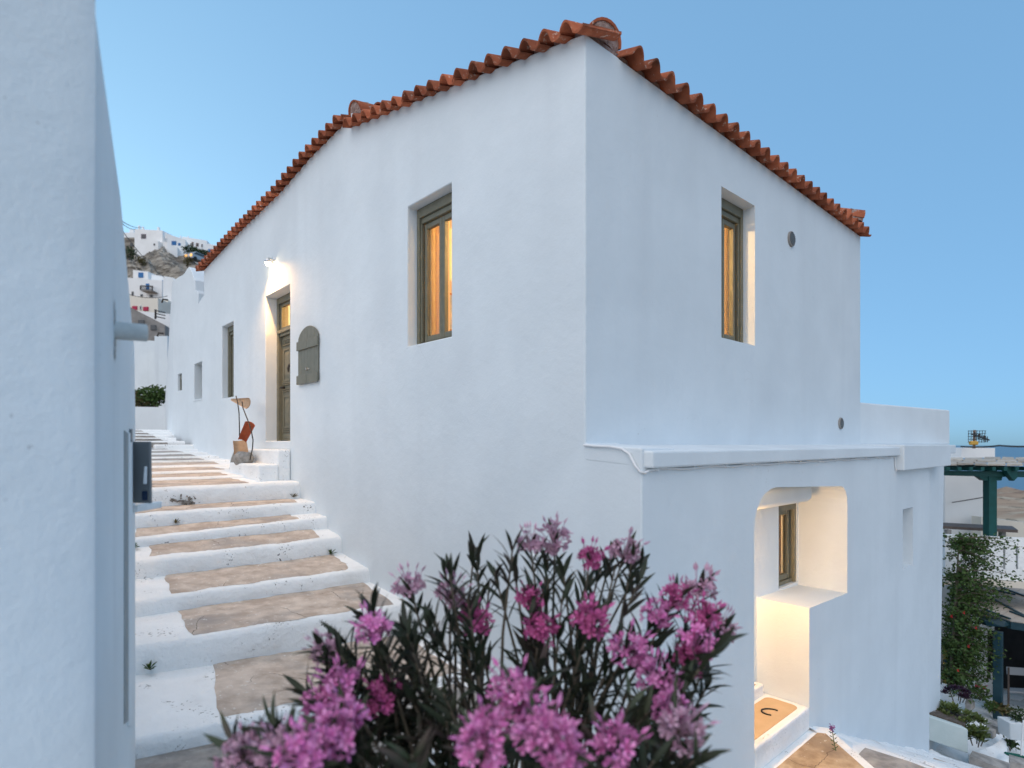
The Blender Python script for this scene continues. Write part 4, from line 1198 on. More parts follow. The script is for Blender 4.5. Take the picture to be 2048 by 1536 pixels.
# shrubs
def leaf_blob(n, rx, ry_, rz_, size, seed, aspect=.5):
    rnd = random.Random(seed); mb = MB()
    for k in range(n):
        while True:
            p = V((rnd.uniform(-1, 1), rnd.uniform(-1, 1), rnd.uniform(-1, 1)))
            if p.length < 1: break
        nn = mn.noise(p*2.2 + V((seed, 0, 0)))
        if nn < -.18: continue
        p = p*(.75 + .45*nn)
        q = V((p.x*rx, p.y*ry_, p.z*rz_))
        d = V((rnd.gauss(0, 1), rnd.gauss(0, 1), rnd.gauss(0, .7))).normalized()*size*rnd.uniform(.6, 1.3)
        s = d.orthogonal().normalized(); s = (Matrix.Rotation(rnd.uniform(0, 6.28), 3, d.normalized()) @ s)*size*aspect*.5
        m_ = q + d*.5 + V((0, 0, size*.1))
        mb.add([q, m_ + s, q + d, m_ - s], [(0, 1, 2, 3)])
    return mb
def shrub(name, label, c, rx, rz_, n, size, m, seed, cat='shrub', group=None, trunk=True):
    h = empty(name, label, cat, tuple(V(c) - V((0, 0, rz_))), group)
    b = leaf_blob(n, rx, rx, rz_, size, seed); b.v = [tuple(V(v) + V((0, 0, rz_))) for v in b.v]
    f = b.build('foliage', m, h, recalc=False); f['kind'] = 'stuff'
    t = MB()
    for k in range(4):
        a = k*1.6; t.tube([(0, 0, -.15*rz_), (cos(a)*rx*.2, sin(a)*rx*.2, rz_*.6), (cos(a)*rx*.5, sin(a)*rx*.5, rz_*1.3)], [rz_*.06, rz_*.04, rz_*.02], 5)
    t.build('stem', M['stem'], h)
    return h
def thing_leaf(*a, **k): return shrub(*a, **k)
for (px, py, D, rx, rz_, n, s, m_, lab) in (
    (261, 508, 85, .95, 1.3, 420, .35, 'leaf_dark', 'dark green bush at the left edge of the rocky slope'),
    (283, 522, 80, .75, .65, 260, .3, 'leaf_dry', 'small olive bush in the middle of the rocky slope'),
    (379, 500, 92, 1.1, .9, 420, .35, 'leaf_dark', 'dark bush in front of the blue shuttered hill house'),
    (393, 503, 92, .9, .8, 320, .35, 'leaf_dark', 'dark bush left of the parked car'),
    (407, 507, 92, 1.2, .75, 420, .35, 'leaf_dark', 'wide dark bush above the parked car'),
    (375, 522, 82, .7, .9, 260, .3, 'leaf_dry', 'dry yellow scrub on the slope below the car')):
    shrub('hill_bush', lab, at(px, py, D), rx, rz_, n, s, M[m_], int(px), group='bushes on the hill')
for i, (px, py, rx, rz_, n, m_, lab) in enumerate(((283, 800, .30, .22, 420, 'leaf_dry', 'dry yellowish plant above the garden wall'), (298, 795, .34, .30, 620, 'leaf_mid', 'green plant in the middle above the garden wall'), (312, 792, .28, .33, 520, 'leaf_mid', 'taller green plant at the right above the garden wall'))):
    shrub('garden_plant', lab, at(px, py, 17.9), rx*1.5, rz_*1.35, n, .13, M[m_], 40+i, cat='plant', group='plants behind the garden wall')
# parked car on the hill
pc = at(396, 518, 91)
car = empty('parked_car', 'silver car with lit orange headlights parked below the hilltop houses', 'car', tuple(pc - V((0, 0, .6))))
cr = (FWD*.93 + RGT*.36).normalized(); cs = V((-cr.y, cr.x, 0))
def CM(pts): return [pc + cr*a + cs*b_ + V((0, 0, z - .6)) for a, b_, z in pts]
b = MB(); b.prism(CM([(-1.7, -.75, .25), (1.7, -.75, .25), (1.75, -.75, .75), (.9, -.75, .85), (.4, -.75, 1.35), (-1.0, -.75, 1.38), (-1.6, -.75, .9)]), cs*1.5); b.build('body', M['car'], absolute=car, bevel=.05)
b = MB(); b.prism(CM([(.82, -.76, .87), (.38, -.76, 1.28), (-.95, -.76, 1.3), (-1.4, -.76, .92)]), cs*1.52); b.build('windows', M['dark_pane'], absolute=car)
for a in (-1.1, 1.1):
    for s in (-.78, .60):
        b = MB(); b.lathe([(.3, 0), (.3, .18)], pc + cr*a + cs*s + V((0, 0, -.3)), cs, 14); b.build('wheel', M['tyre'], absolute=car)
for s in (-.75, .35):
    b = MB(); b.prism(CM([(-1.74, s, .5), (-1.74, s+.4, .5), (-1.74, s+.4, .85), (-1.74, s, .85)]), cr*.06); b.build('headlight', M['headlight'], absolute=car)

# ---------------------------------------------------------------- right side: neighbour's terrace, pergola, canopy, planter
nb = empty('neighbour_house', 'white neighbour house behind the green pergola on the right', 'house', tuple(at(1935, 1060, 15)))
def quad(name, pts, dvec, m, par, bev=0):
    b = MB(); b.prism([at(*p) for p in pts], dvec); return b.build(name, m, absolute=par, bevel=bev)
quad('wall', [(1890, 1075, 15.2), (1971, 1075, 15), (1971, 955, 15), (1890, 945, 15.2)], FWD*3, M['stucco_far'], nb)
quad('roof_block', [(1922, 916, 17), (1990, 915, 17), (1990, 896, 17), (1924, 896, 17)], FWD*2, M['stucco_far'], nb)
b = MB(); b.tube([at(1904, 1005, 14.9), at(1935, 1000, 14.9), at(1971, 994, 14.9)], .012, 5); b.build('wall_cable', M['iron'], absolute=nb)
tw = empty('terrace_wall', 'cream boundary wall with sloping top behind the terrace table', 'wall', tuple(at(2010, 1075, 14.5)))
quad('wall', [(1962, 1090, 14.5), (2110, 1090, 14), (2110, 1052, 14), (1962, 1034, 14.5)], FWD*.3, M['cream'], tw)
tb = empty('terrace_table', 'long dark terrace table under the green pergola', 'table', tuple(at(1965, 1080, 13)))
quad('table_top', [(1885, 1052, 12.8), (2036, 1060, 12.6), (2025, 1052, 13.6), (1885, 1045, 13.6)], V((0, 0, -.06)), M['table'], tb)
for px in (1899, 2008): quad('leg', [(px-4, 1090, 12.75), (px+4, 1090, 12.75), (px+4, 1060, 12.75), (px-4, 1060, 12.75)], FWD*.1, M['concrete'], tb)
pr = empty('parapet_wall', 'white terrace parapet with narrow vertical slots', 'wall', tuple(at(1990, 1160, 12)))
pA, pB = at(1890, HY, 12.3), at(2120, HY, 11.6)
dP = (pB-pA); LP = dP.length; dP.normalize(); nP = V((dP.y, -dP.x, 0))
def par2d(px, py):
    r = ray(px, py); nn = nP; s = (pA - CAM).dot(nn)/r.dot(nn); p = CAM + r*s
    return ((p - pA).dot(dP), p.z)
slots = []
for px in (1969, 2008.5, 2034):
    u0, zt = par2d(px - 2.3, 1092); u1, zb_ = par2d(px + 2.3, 1139); slots.append([(u0, zb_), (u1, zb_), (u1, zt), (u0, zt)])
zt_ = par2d(2000, 1075)[1]; zb2 = par2d(2000, 1160)[1]
me = plate([(0, zb2), (LP, zb2), (LP, zt_), (0, zt_)], slots, lambda a, c: pA + dP*a + V((0, 0, c)), nP*-.16)
o = link('wall', me, M['whitewash']); abs_parent(o, pr)
b = MB(); b.prism([pA + V((0, 0, zb2)) + nP*.02, pB + V((0, 0, zb2)) + nP*.02, pB + V((0, 0, zb2-.14)) + nP*.02, pA + V((0, 0, zb2-.14)) + nP*.02], -nP*3); b.build('terrace_slab', M['cream'], absolute=pr)
pg = empty('pergola', 'dark green timber pergola covered with rough stone slabs', 'pergola', tuple(at(1985, 1075, 12.2)))
quad('post', [(1978, 1076, 12.2), (1994, 1076, 12.2), (1994, 940, 12.2), (1978, 940, 12.2)], FWD*.16, M['teal'], pg)
quad('beam', [(1885, 951, 12.3), (2060, 955, 12.1), (2060, 943, 12.1), (1885, 942, 12.3)], FWD*.15, M['teal'], pg)
quad('bracket', [(1957, 953, 12.22), (1978, 953, 12.22), (1978, 962, 12.22), (1968, 961, 12.22)], FWD*.12, M['teal'], pg)
quad('bracket', [(1994, 943, 12.22), (2005, 954, 12.22), (2003, 961, 12.22), (1994, 961, 12.22)], FWD*.12, M['teal'], pg)
quad('bracket', [(2009, 934, 12.0), (2035, 934, 12.0), (2035, 955, 12.0), (2028, 962, 12.0), (2018, 950, 12.0)], FWD*.12, M['teal'], pg)
for k in range(8):
    px = 1893 + 23*k
    quad('rafter', [(px, 941.5, 11.9), (px+7, 941.5, 11.9), (px+7, 934, 11.9), (px, 934, 11.9)], FWD*2.4, M['teal'], pg)
rs = random.Random(3)
for row in range(3):
    x_ = 1890.0
    while x_ < 2090:
        w_ = rs.uniform(20, 42); y_ = 931 - row*5 + rs.uniform(-1, 1); D_ = 11.9 + row*.8
        b = MB(); b.prism([at(x_, y_, D_), at(x_ + w_*.96, y_ + rs.uniform(-1, 1), D_), at(x_ + w_*.9, y_ - 4 + rs.uniform(-1, 1), D_ + .85), at(x_ + 2, y_ - 4, D_ + .85)], V((0, 0, .035)))
        b.build('stone_slab', M['slate'], absolute=pg)
        x_ += w_
# antenna
an = empty('antenna', 'television antenna with grid reflector and yellow box on the white roof block', 'antenna', tuple(at(1948, 897, 16.5)))
b = MB(); b.tube([at(1948, 897, 16.5), at(1949, 860, 16.5)], .035, 8); b.build('mast', mat('antenna_mast', (.35, .24, .18)), absolute=an)
b = MB()
for k in range(7): b.tube([at(1937 + 5.6*k, 861, 16.4), at(1937 + 5.2*k, 885, 16.4)], .008, 5)
for k in range(5): b.tube([at(1936, 862 + 5.6*k, 16.4), at(1972, 861.5 + 5.6*k, 16.4)], .008, 5)
b.build('reflector', M['iron'], absolute=an)
b = MB(); b.tube([at(1944, 868, 16.3), at(1978, 880, 15.6)], .022, 6)
for k in range(8): p = at(1950 + 3.5*k, 870 + 1.25*k, 16.2 - .075*k); b.tube([p - V((0, 0, .08)), p + V((0, 0, .08))], .012, 5)
b.build('boom', M['iron'], absolute=an)
b = MB(); b.prism([at(1943, 890, 16.35), at(1958, 890, 16.35), at(1958, 882, 16.35), at(1943, 882, 16.35)], FWD*.12); b.build('amplifier', M['yellow'], absolute=an, bevel=.03)
wire([(at(1922, 893, 17), at(2000, 891, 15), .03), (at(2000, 891, 15), at(2110, 890, 12), .03)], .022, 'roof_cable', 'black cable running right from the white roof block against the sky')

# canopy with slatted panels, posts and dark porch
cp = empty('porch_canopy', 'porch canopy of beige panels with dark battens on teal beams', 'canopy', tuple(at(2000, 1400, 11.2)))
c0, c1, c2, c3, c4 = at(1928, 1208, 12.6), at(2021, 1243, 11.1), at(2110, 1256, 10.9), at(2110, 1176, 13.2), at(1948, 1176, 13.9)
zc_ = -3.42
def flat(p, dz=0): return V((p.x, p.y, zc_ + dz))
def can(px, py, dz=0):
    r = ray(px, py); s = (zc_ + dz)/r.z; return CAM + r*s
cA, cB, cC, cD, cE = can(1926, 1208), can(2021, 1243), can(2120, 1257), can(2120, 1172), can(1946, 1172)
# panels
def bil(u, v): return (cA*(1-u) + cB*u)*(1-v) + (cE*(1-u) + cD*u)*v
for i in range(5):
    u0, u1 = i/5 + .004, (i+1)/5 - .004
    b = MB(); b.prism([bil(u0, 0), bil(u1, 0), bil(u1, 1), bil(u0, 1)], V((0, 0, .02))); b.build('panel', M['canopy'], absolute=cp)
b = MB(); b.prism([cB, cC, cD], V((0, 0, .018))); b.build('panel', M['canopy'], absolute=cp)
for pa, pb_ in (((1944, 1176), (2080, 1250)), ((2002, 1176), (2110, 1215)), ((1940, 1196), (1975, 1203)), ((1933, 1207), (2020, 1239)), ((2020, 1224), (2090, 1250)), ((1975, 1178), (2030, 1190))):
    a_, c_ = can(*pa, .022), can(*pb_, .022); dd = (c_-a_).normalized(); s_ = V((-dd.y, dd.x, 0))*.02
    b = MB(); b.prism([a_-s_, c_-s_, c_+s_, a_+s_], V((0, 0, .03))); b.build('batten', M['teal_blue'], absolute=cp)
for a_, c_ in ((cA, cB), (cB, cC), (cE, cD)):
    dd = (c_-a_).normalized(); s_ = V((-dd.y, dd.x, 0))*.04
    b = MB(); b.prism([a_ - s_ + V((0, 0, -.003)), c_ - s_ + V((0, 0, -.003)), c_ + s_ + V((0, 0, -.003)), a_ + s_ + V((0, 0, -.003))], V((0, 0, -.13))); b.build('beam', M['teal_blue'], absolute=cp)
b = MB(); q = cB + (cE-cB)*.05; bz0 = at(1996, 1400, 10.9).z
pp_ = at(1996, HY, 11.0); pp_.z = 0
b.box((pp_.x-.07, pp_.y-.07, -5.2), (pp_.x+.07, pp_.y+.07, zc_-.135)); b.build('post', M['teal_blue'], absolute=cp, bevel=.008)
b = MB(); b.prism([at(1968, 1240, 11.05), at(2012, 1243, 10.9), at(2018, 1250, 10.9), at(2008, 1254, 10.9), at(1974, 1252, 11.05)], FWD*.12); b.build('bracket', M['teal_blue'], absolute=cp)
ph = empty('porch_house', 'white ground floor house behind the porch with a yellow door', 'house', tuple(at(1960, 1400, 13.4)))
quad('wall', [(1948, 1420, 13.0), (1989, 1420, 13.0), (1989, 1190, 13.0), (1948, 1190, 13.0)], FWD*.4, M['stucco_far'], ph)
quad('wall', [(1860, 1440, 13.8), (1960, 1440, 13.8), (1960, 1176, 13.8), (1860, 1176, 13.8)], FWD*.3, M['stucco_far'], ph)
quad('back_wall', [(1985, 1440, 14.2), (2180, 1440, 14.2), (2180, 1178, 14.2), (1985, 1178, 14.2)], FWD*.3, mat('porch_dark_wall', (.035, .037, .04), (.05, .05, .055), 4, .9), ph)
quad('side_wall', [(2150, 1480, 10.6), (2160, 1480, 14), (2160, 1178, 14), (2150, 1178, 10.6)], RGT*.3, M['stucco_far'], ph)
quad('door', [(1890, 1425, 13.6), (1941, 1425, 13.6), (1941, 1282, 13.6), (1890, 1282, 13.6)], FWD*.06, M['yellow_door'], ph)
quad('door_jamb', [(1941, 1425, 13.45), (1948, 1425, 13.45), (1948, 1235, 13.45), (1941, 1235, 13.45)], FWD*.1, M['teal_blue'], ph)
quad('door_rail', [(1890, 1325, 13.57), (1941, 1325, 13.57), (1941, 1319, 13.57), (1890, 1319, 13.57)], FWD*.03, M['teal_blue'], ph)
quad('shutter', [(1978, 1345, 12.95), (1988, 1345, 12.95), (1988, 1262, 12.95), (1978, 1262, 12.95)], FWD*.04, M['black'], ph)
# patio floor and low kerb
pf = MB(); pf.prism([at(1880, 1378, 13.6), at(1994, 1408, 11.2), at(2140, 1455, 10.2), at(2140, 1385, 14.5), at(1900, 1355, 14.5)], V((0, 0, -.12)))
tag(pf.build('patio', M['patio']), kind='structure')
# porch chair
ch = empty('porch_chair', 'folding chair with pale canvas back on the dark porch', 'chair', tuple(at(2035, 1400, 12)))
quad('backrest', [(2015, 1349, 12), (2060, 1352, 11.9), (2060, 1337, 11.9), (2014, 1334, 12)], FWD*.02, M['stripe_cloth'], ch)
quad('seat', [(2018, 1385, 11.9), (2062, 1388, 11.8), (2062, 1380, 12.2), (2020, 1378, 12.3)], V((0, 0, .03)), M['stripe_cloth'], ch)
for px in (2017, 2060):
    for dD in (0, .4):
        b = MB(); b.tube([at(px, 1412, 11.8 + dD), at(px, 1335 if dD == 0 else 1382, 11.9 + dD)], .018, 6); b.build('leg', M['table'], absolute=ch)

# red flowered climbing shrub at the house corner
fs_ = empty('flowering_shrub', 'tall green shrub with red flowers growing beside the house corner', 'shrub', tuple(at(1905, 1400, 11.2)))
mb = MB(); rs = random.Random(11)
spine = [(1898, 1380), (1902, 1330), (1906, 1280), (1910, 1220), (1914, 1150), (1917, 1100), (1919, 1075)]
t = MB(); t.tube([at(px, py, 11.3) for px, py in spine], [.03, .028, .025, .02, .018, .012, .008], 7)
twigs = []
for k in range(270):
    i = rs.uniform(0.3, 6); a = at(*[spine[int(min(5, i))][q] + (spine[min(6, int(min(5, i))+1)][q] - spine[int(min(5, i))][q])*(i % 1) for q in (0, 1)], 11.3)
    py = spine[int(min(5, i))][1]
    if i > 4 and rs.random() < .55: continue
    reach = .62 if py > 1260 else .8
    tip = a + RGT*rs.uniform(-.15, reach*1.15) + FWD*rs.uniform(-.45, .45) + V((0, 0, rs.uniform(-.25, .16)))
    twigs.append((a, tip)); t.tube([a, (a+tip)/2 + V((0, 0, .06)), tip], [.012, .008, .004], 4)
t.build('stem', M['stem'], absolute=fs_)
for a, tip in twigs:
    for k in range(60):
        q = a + (tip - a)*rs.uniform(.2, 1.05) + V((rs.gauss(0, .05), rs.gauss(0, .05), rs.gauss(0, .05)))
        d = V((rs.gauss(0, 1), rs.gauss(0, 1), rs.gauss(0, .7))).normalized()*rs.uniform(.04, .075)
        s = d.cross(V((rs.gauss(0, 1), rs.gauss(0, 1), rs.gauss(0, 1)))).normalized()*d.length*.33
        mb.add([q, q + d*.5 + s, q + d, q + d*.5 - s], [(0, 1, 2, 3)])
mb.build('foliage', M['leaf_mid'], absolute=fs_, recalc=False)['kind'] = 'stuff'
for (px, py) in ((1927, 1225), (1951, 1255), (1902, 1232), (1936, 1292), (1915, 1340)):
    b = MB(); c_ = at(px, py, 10.9)
    for k in range(5):
        a = 2*pi*k/5; d = (RGT*cos(a) + V((0, 0, 1))*sin(a))*.032
        b.add([c_, c_ + d*.6 + RGT*.012 - FWD*.02, c_ + d - FWD*.015, c_ + d*.6 - RGT*.012 - FWD*.02], [(0, 1, 2, 3)])
    b.build('flower', M['red_petal'], absolute=fs_, recalc=False)

# planter trough with succulents
plz = lambda px, py, D: at(px, py, D)
tr_ = empty('planter_trough', 'pale green plastered trough against the end of the house', 'planter', tuple(at(1900, 1500, 9.2)))
quad('trough', [(1850, 1478, 9.05), (1937, 1508, 8.9), (1937, 1459, 8.9), (1850, 1430, 9.05)], FWD*.9, M['pale_green'], tr_, .02)
quad('soil', [(1856, 1431, 9.15), (1930, 1457, 9.0), (1934, 1434, 9.7), (1860, 1412, 9.8)], V((0, 0, .05)), M['soil'], tr_)
b = MB()
for k in range(7):
    p = at(1862 + 5*k + rs.uniform(-2, 2), 1424 + 4*k, 9.2 + rs.uniform(0, .3)); r = rs.uniform(.05, .09)
    b.box((p.x-r, p.y-r*.8, p.z-.03), (p.x+r, p.y+r*.8, p.z+rs.uniform(.03, .07)))
b.build('stone', M['rock_grey'], absolute=tr_, bevel=.03)
def succ(label, c, rx, rz_, n, size, m, seed, cat='succulent'):
    h = empty('succulent_plant', label, cat, tuple(c))
    rnd = random.Random(seed)
    for k in range(n):
        a = rnd.uniform(0, 2*pi); rr = math.sqrt(rnd.random())
        base = V((cos(a)*rr*rx, sin(a)*rr*rx, rz_*(1 - rr*rr)*rnd.uniform(.5, 1)))
        ros = MB()
        for ring, (cnt, el) in enumerate(((6, .25), (5, .75), (3, 1.2))):
            for q in range(cnt):
                b_ = 2*pi*q/cnt + ring*.5 + k
                d = V((cos(b_)*cos(el), sin(b_)*cos(el), sin(el)))*size*(1 - .2*ring); s = V((-sin(b_), cos(b_), 0))*size*.26
                m_ = base + d*.6 - V((0, 0, size*.05))
                ros.add([base, m_ + s, base + d*1.0 + s*.35 + V((0, 0, size*.12)), base + d*1.0 - s*.35 + V((0, 0, size*.12)), m_ - s, m_ - V((0, 0, size*.08))], [(0, 1, 5), (1, 2, 3, 5), (3, 4, 5), (4, 0, 5)])
        ros.build('rosette', m, h, recalc=False)
    t = MB()
    for k in range(5):
        a = k*1.25; t.tube([(cos(a)*rx*.35, sin(a)*rx*.35, -.10), (cos(a)*rx*.7, sin(a)*rx*.7, rz_*.6)], .008, 5)
    t.build('stem', M['stem'], h)
    return h
succ('broad mound of olive green succulent rosettes spilling over the trough', at(1905, 1440, 9.45), .42, .22, 34, .115, M['succulent'], 1)
succ('trailing olive green succulent hanging past the right end of the trough', at(1952, 1478, 9.2), .17, .16, 14, .105, M['succulent'], 2)
succ('small olive succulent against the house wall behind the trough', at(1872, 1420, 9.6), .16, .14, 9, .10, M['succulent'], 3)
succ('dark purple succulent rosettes behind the green mound', at(1915, 1392, 10.0), .20, .16, 16, .085, M['purple_leaf'], 4)
# white washed slopes, beds and steps around the planter
ws = bpy.data.objects.new('terrace_slope', None); COL.objects.link(ws); tag(ws, kind='structure')
mb = MB(); vs = []; fs = []
rows = [(1380, 13.2), (1400, 12.2), (1425, 11.3), (1450, 10.6), (1480, 10.0), (1510, 9.5), (1540, 9.05), (1600, 8.2)]
for (py, D) in rows:
    for i in range(21):
        px = 1850 + 230*i/20
        p = at(px, py + (px-1950)*.16, D)
        vs.append(p + V((0, 0, wob(px*.03, py*.02, 0, 1, .10))))
for j in range(len(rows)-1):
    for i in range(20):
        a = j*21+i; fs.append((a, a+1, a+22, a+21))
mb.add(vs, fs, True); mb.build('slope', M['whitewash'], ws, recalc=False)
for pts in ([(1895, 1362, 12.9), (1947, 1386, 12.4), (1945, 1392, 12.1), (1896, 1370, 12.6)], [(1934, 1400, 11.4), (1950, 1412, 11.1), (1942, 1420, 10.9), (1930, 1414, 11.0)],
            [(1972, 1446, 10.3), (2005, 1458, 10.1), (1998, 1466, 9.9), (1972, 1455, 10.1)], [(1972, 1461, 10.0), (1992, 1470, 9.8), (1985, 1475, 9.7), (1972, 1468, 9.85)],
            [(1945, 1513, 9.0), (2020, 1538, 8.8), (2010, 1552, 8.5), (1938, 1524, 8.7)], [(2018, 1520, 9.1), (2060, 1532, 9.0), (2060, 1545, 8.8), (2020, 1534, 8.85)]):
    b = MB(); b.prism([at(*p) + V((0, 0, .09)) for p in pts], V((0, 0, -.12))); b.build('tread_pad', M['tread_grey'], ws)
b = MB(); b.prism([at(1936, 1506, 9.25), at(1985, 1488, 9.6), at(2012, 1470, 9.9), at(2015, 1500, 9.6), at(1975, 1530, 9.1), at(1945, 1524, 9.0)], V((0, 0, -.3))); b.build('kerb', M['whitewash'], ws, bevel=.03)
# potted plant, bed plants, broom
po = empty('flower_pot', 'square white pot with a small dark green bush on the right', 'pot', tuple(at(2037, 1478, 9.7)))
quad('pot', [(2021, 1480, 9.6), (2049, 1482, 9.5), (2049, 1448, 9.5), (2019, 1446, 9.6)], FWD*.25, M['stucco'], po, .012)
b = leaf_blob(320, .14, .14, .17, .05, 77); b.v = [tuple(V(v) + at(2037, 1430, 9.65)) for v in b.v]; b.build('foliage', M['leaf_dark'], absolute=po, recalc=False)['kind'] = 'stuff'
for i, (px, py, D, n, rx, rz_, m_, lab) in enumerate(((1960, 1385, 11.6, 240, .26, .14, 'leaf_mid', 'low green plant with red flower heads beside the porch pillar'), (1988, 1415, 10.9, 160, .20, .08, 'leaf_mid', 'small spiky green plant in the bed below the porch post'), (2006, 1418, 10.8, 120, .18, .05, 'leaf_dry', 'dry brownish ground plant in the bed below the porch'), (2020, 1486, 9.8, 120, .12, .12, 'leaf_dark', 'dark dry plant in the corner below the white pot'))):
    h = shrub('bed_plant', lab, at(px, py, D), rx, rz_, n, .09, M[m_], 60+i, cat='plant', group='plants in the lower beds')
    if i == 0:
        b = MB()
        for k in range(22):
            c_ = at(1951 + 20*k/21, 1371 + 4*k/21 + rs.uniform(-2, 2), 11.5); d = V((rs.gauss(0, .03), rs.gauss(0, .03), .02)); s = V((.012, .01, .0))
            b.add([c_ - d, c_ + s, c_ + d, c_ - s], [(0, 1, 2, 3)])
        f_ = b.build('flower_head', M['red_petal'], absolute=h, recalc=False); f_['kind'] = 'stuff'
br = empty('broom', 'green broom with a pale handle standing against the white pot', 'broom', tuple(at(2030, 1515, 9.2)))
quad('brush', [(2014, 1511, 9.2), (2052, 1524, 9.1), (2052, 1514, 9.1), (2018, 1508, 9.2)], FWD*.08, M['broom'], br, .01)
b = MB(); b.tube([at(2042, 1512, 9.15), at(2047, 1440, 9.3)], .012, 7); b.build('handle', M['white_pvc'], absolute=br)
# lavender stalk by the path
lv = empty('lavender_stalk', 'single purple flower stalk standing by the lower wall', 'flower', tuple(on_x(1672, 1500, 3.2)))
b = MB(); b.tube([at(1672, 1503, 5.3), at(1667, 1478, 5.3), at(1664, 1455, 5.3)], .004, 5)
for k in range(9):
    p = at(1671 - .8*k, 1500 - 4.2*k, 5.3); d = (RGT*(1 if k % 2 else -1)*.035 + V((0, 0, .02))); s = V((0, 0, .006)); b.add([p, p + d*.5 + s, p + d, p + d*.5 - s], [(0, 1, 2, 3)])
b.build('stem', M['leaf_mid'], absolute=lv, recalc=False)
b = leaf_blob(90, .028, .028, .045, .018, 5, .6); b.v = [tuple(V(v) + at(1664, 1457, 5.3)) for v in b.v]; b.build('flower_spike', M['lavender'], absolute=lv, recalc=False)

# ---------------------------------------------------------------- oleander in the foreground
ol = empty('oleander_bush', 'big oleander bush with pink flower clusters in front of the house', 'bush', (-1.75, -1.2, -2.75))
rs = random.Random(21)
TOP = [(400, 1500), (480, 1470), (560, 1420), (620, 1330), (700, 1230), (760, 1200), (840, 1160), (900, 1110), (980, 1085), (1060, 1075), (1150, 1085), (1250, 1100), (1320, 1140), (1400, 1185), (1450, 1270), (1480, 1400)]
def leaf_mesh(L_, w_, bend):
    mb = MB(); n = 5
    vs = []
    for i in range(n+1):
        t = i/n; ww = w_*(sin(pi*min(1, t*1.02 + .02))**.8)*.5
        z = -bend*t*t; y = t
        vs += [(-ww, y*L_, z*L_ + ww*.35), (0, y*L_, z*L_), (ww, y*L_, z*L_ + ww*.35)]
    fs = []
    for i in range(n):
        a = i*3; fs += [(a, a+1, a+4, a+3), (a+1, a+2, a+5, a+4)]
    mb.add(vs, fs, True); me = mb.mesh('leaf'); me.materials.append(M['leaf']); return me
LM = [leaf_mesh(.125, .021, b_) for b_ in (.05, .18, .35)]
def flower_verts(c, nrm, r, rnd):
    nrm = nrm.normalized(); u = nrm.orthogonal().normalized(); w = nrm.cross(u)
    vs, fs = [c - nrm*r*.5], []
    for k in range(5):
        a = 2*pi*k/5 + rnd.uniform(-.15, .15); d = u*cos(a) + w*sin(a); s = u*-sin(a) + w*cos(a)
        b0 = len(vs)
        up = rnd.uniform(.05, .35)
        vs += [c + d*r*.35 + s*r*.16, c + d*r*.80 + s*r*.36 + nrm*r*up*.5, c + d*r*1.05 + s*r*.08 + nrm*r*up, c + d*r*.85 - s*r*.30 + nrm*r*up*.6, c + d*r*.35 - s*r*.16]
        fs += [(0, b0, b0+1, b0+2), (0, b0+2, b0+3, b0+4)]
    return vs, fs
def cluster_mesh(seed, m):
    rnd = random.Random(seed); mb = MB()
    for k in range(26):
        th = math.acos(1 - 1.35*rnd.random()); ph_ = rnd.uniform(0, 2*pi)
        n_ = V((sin(th)*cos(ph_), sin(th)*sin(ph_), cos(th)))
        v, f = flower_verts(n_*rnd.uniform(.038, .062) + V((0, 0, .0)), n_ + V((rnd.gauss(0, .3), rnd.gauss(0, .3), rnd.gauss(0, .3))), rnd.uniform(.015, .021), rnd)
        mb.add(v, f, False)
        mb.tube([V((0, 0, -.03)), v[0]*.6 + V((0, 0, -.004)), v[0] + (v[0].normalized())*.006], .0016, 3, False)
    for k in range(7):                    # buds
        n_ = V((rnd.gauss(0, .6), rnd.gauss(0, .6), 1)).normalized(); mb.tube([V((0, 0, -.03)), n_*.075], .0014, 3, False); c = n_*.07; s = n_.orthogonal()*.005; w = n_.cross(s)
        mb.add([c, c + n_*.014 + s, c + n_*.014 + w, c + n_*.014 - s, c + n_*.034], [(0, 1, 2), (0, 2, 3), (1, 4, 2), (2, 4, 3), (0, 3, 1), (1, 3, 4)])
    me = mb.mesh('flower_cluster'); me.materials.append(m); return me
CMESH = [cluster_mesh(s, M['petal']) for s in range(4)]
CPALE = [cluster_mesh(s, M['petal_pale']) for s in range(4, 7)]
CDEEP = [cluster_mesh(s, M['petal_deep']) for s in range(7, 9)]
shoots = []                               # (tip, has flower, sparse)
big = [(1100, 1478, 1.45, 1), (1075, 1455, 1.5, 1), (1128, 1505, 1.45, 1), (1040, 1420, 1.6, 1), (1030, 1385, 1.65, 1), (975, 1455, 1.55, 1), (968, 1490, 1.5, 1), 
       (640, 1490, 1.5, 1), (600, 1515, 1.45, 1), (690, 1440, 1.6, 1), (670, 1470, 1.55, 1), (560, 1505, 1.55, 2), (480, 1510, 1.6, 2), (520, 1490, 1.65, 2),
       (748, 1262, 1.9, 1), (690, 1380, 1.8, 1), (650, 1300, 2.0, 2), (1255, 1300, 2.0, 1), (1395, 1290, 2.0, 1), (1375, 1320, 2.0, 3), (1350, 1200, 2.1, 3), (1310, 1230, 2.1, 1), (1405, 1240, 2.1, 3), (1180, 1120, 2.2, 3),
       (1340, 1420, 1.8, 1), (1360, 1460, 1.7, 2), (1310, 1360, 1.9, 1), (1240, 1500, 1.6, 1), (1180, 1250, 2.0, 3), (900, 1190, 2.2, 2), (820, 1175, 2.3, 2), (1060, 1090, 2.3, 2), (1110, 1080, 2.35, 2), (1250, 1105, 2.3, 2),
       (1400, 1180, 2.3, 2), (1060, 1200, 2.2, 3), (770, 1400, 1.9, 3), (640, 1410, 1.8, 1), (1440, 1260, 2.2, 2), (1080, 1260, 2.1, 3), (950, 1250, 2.2, 3)]
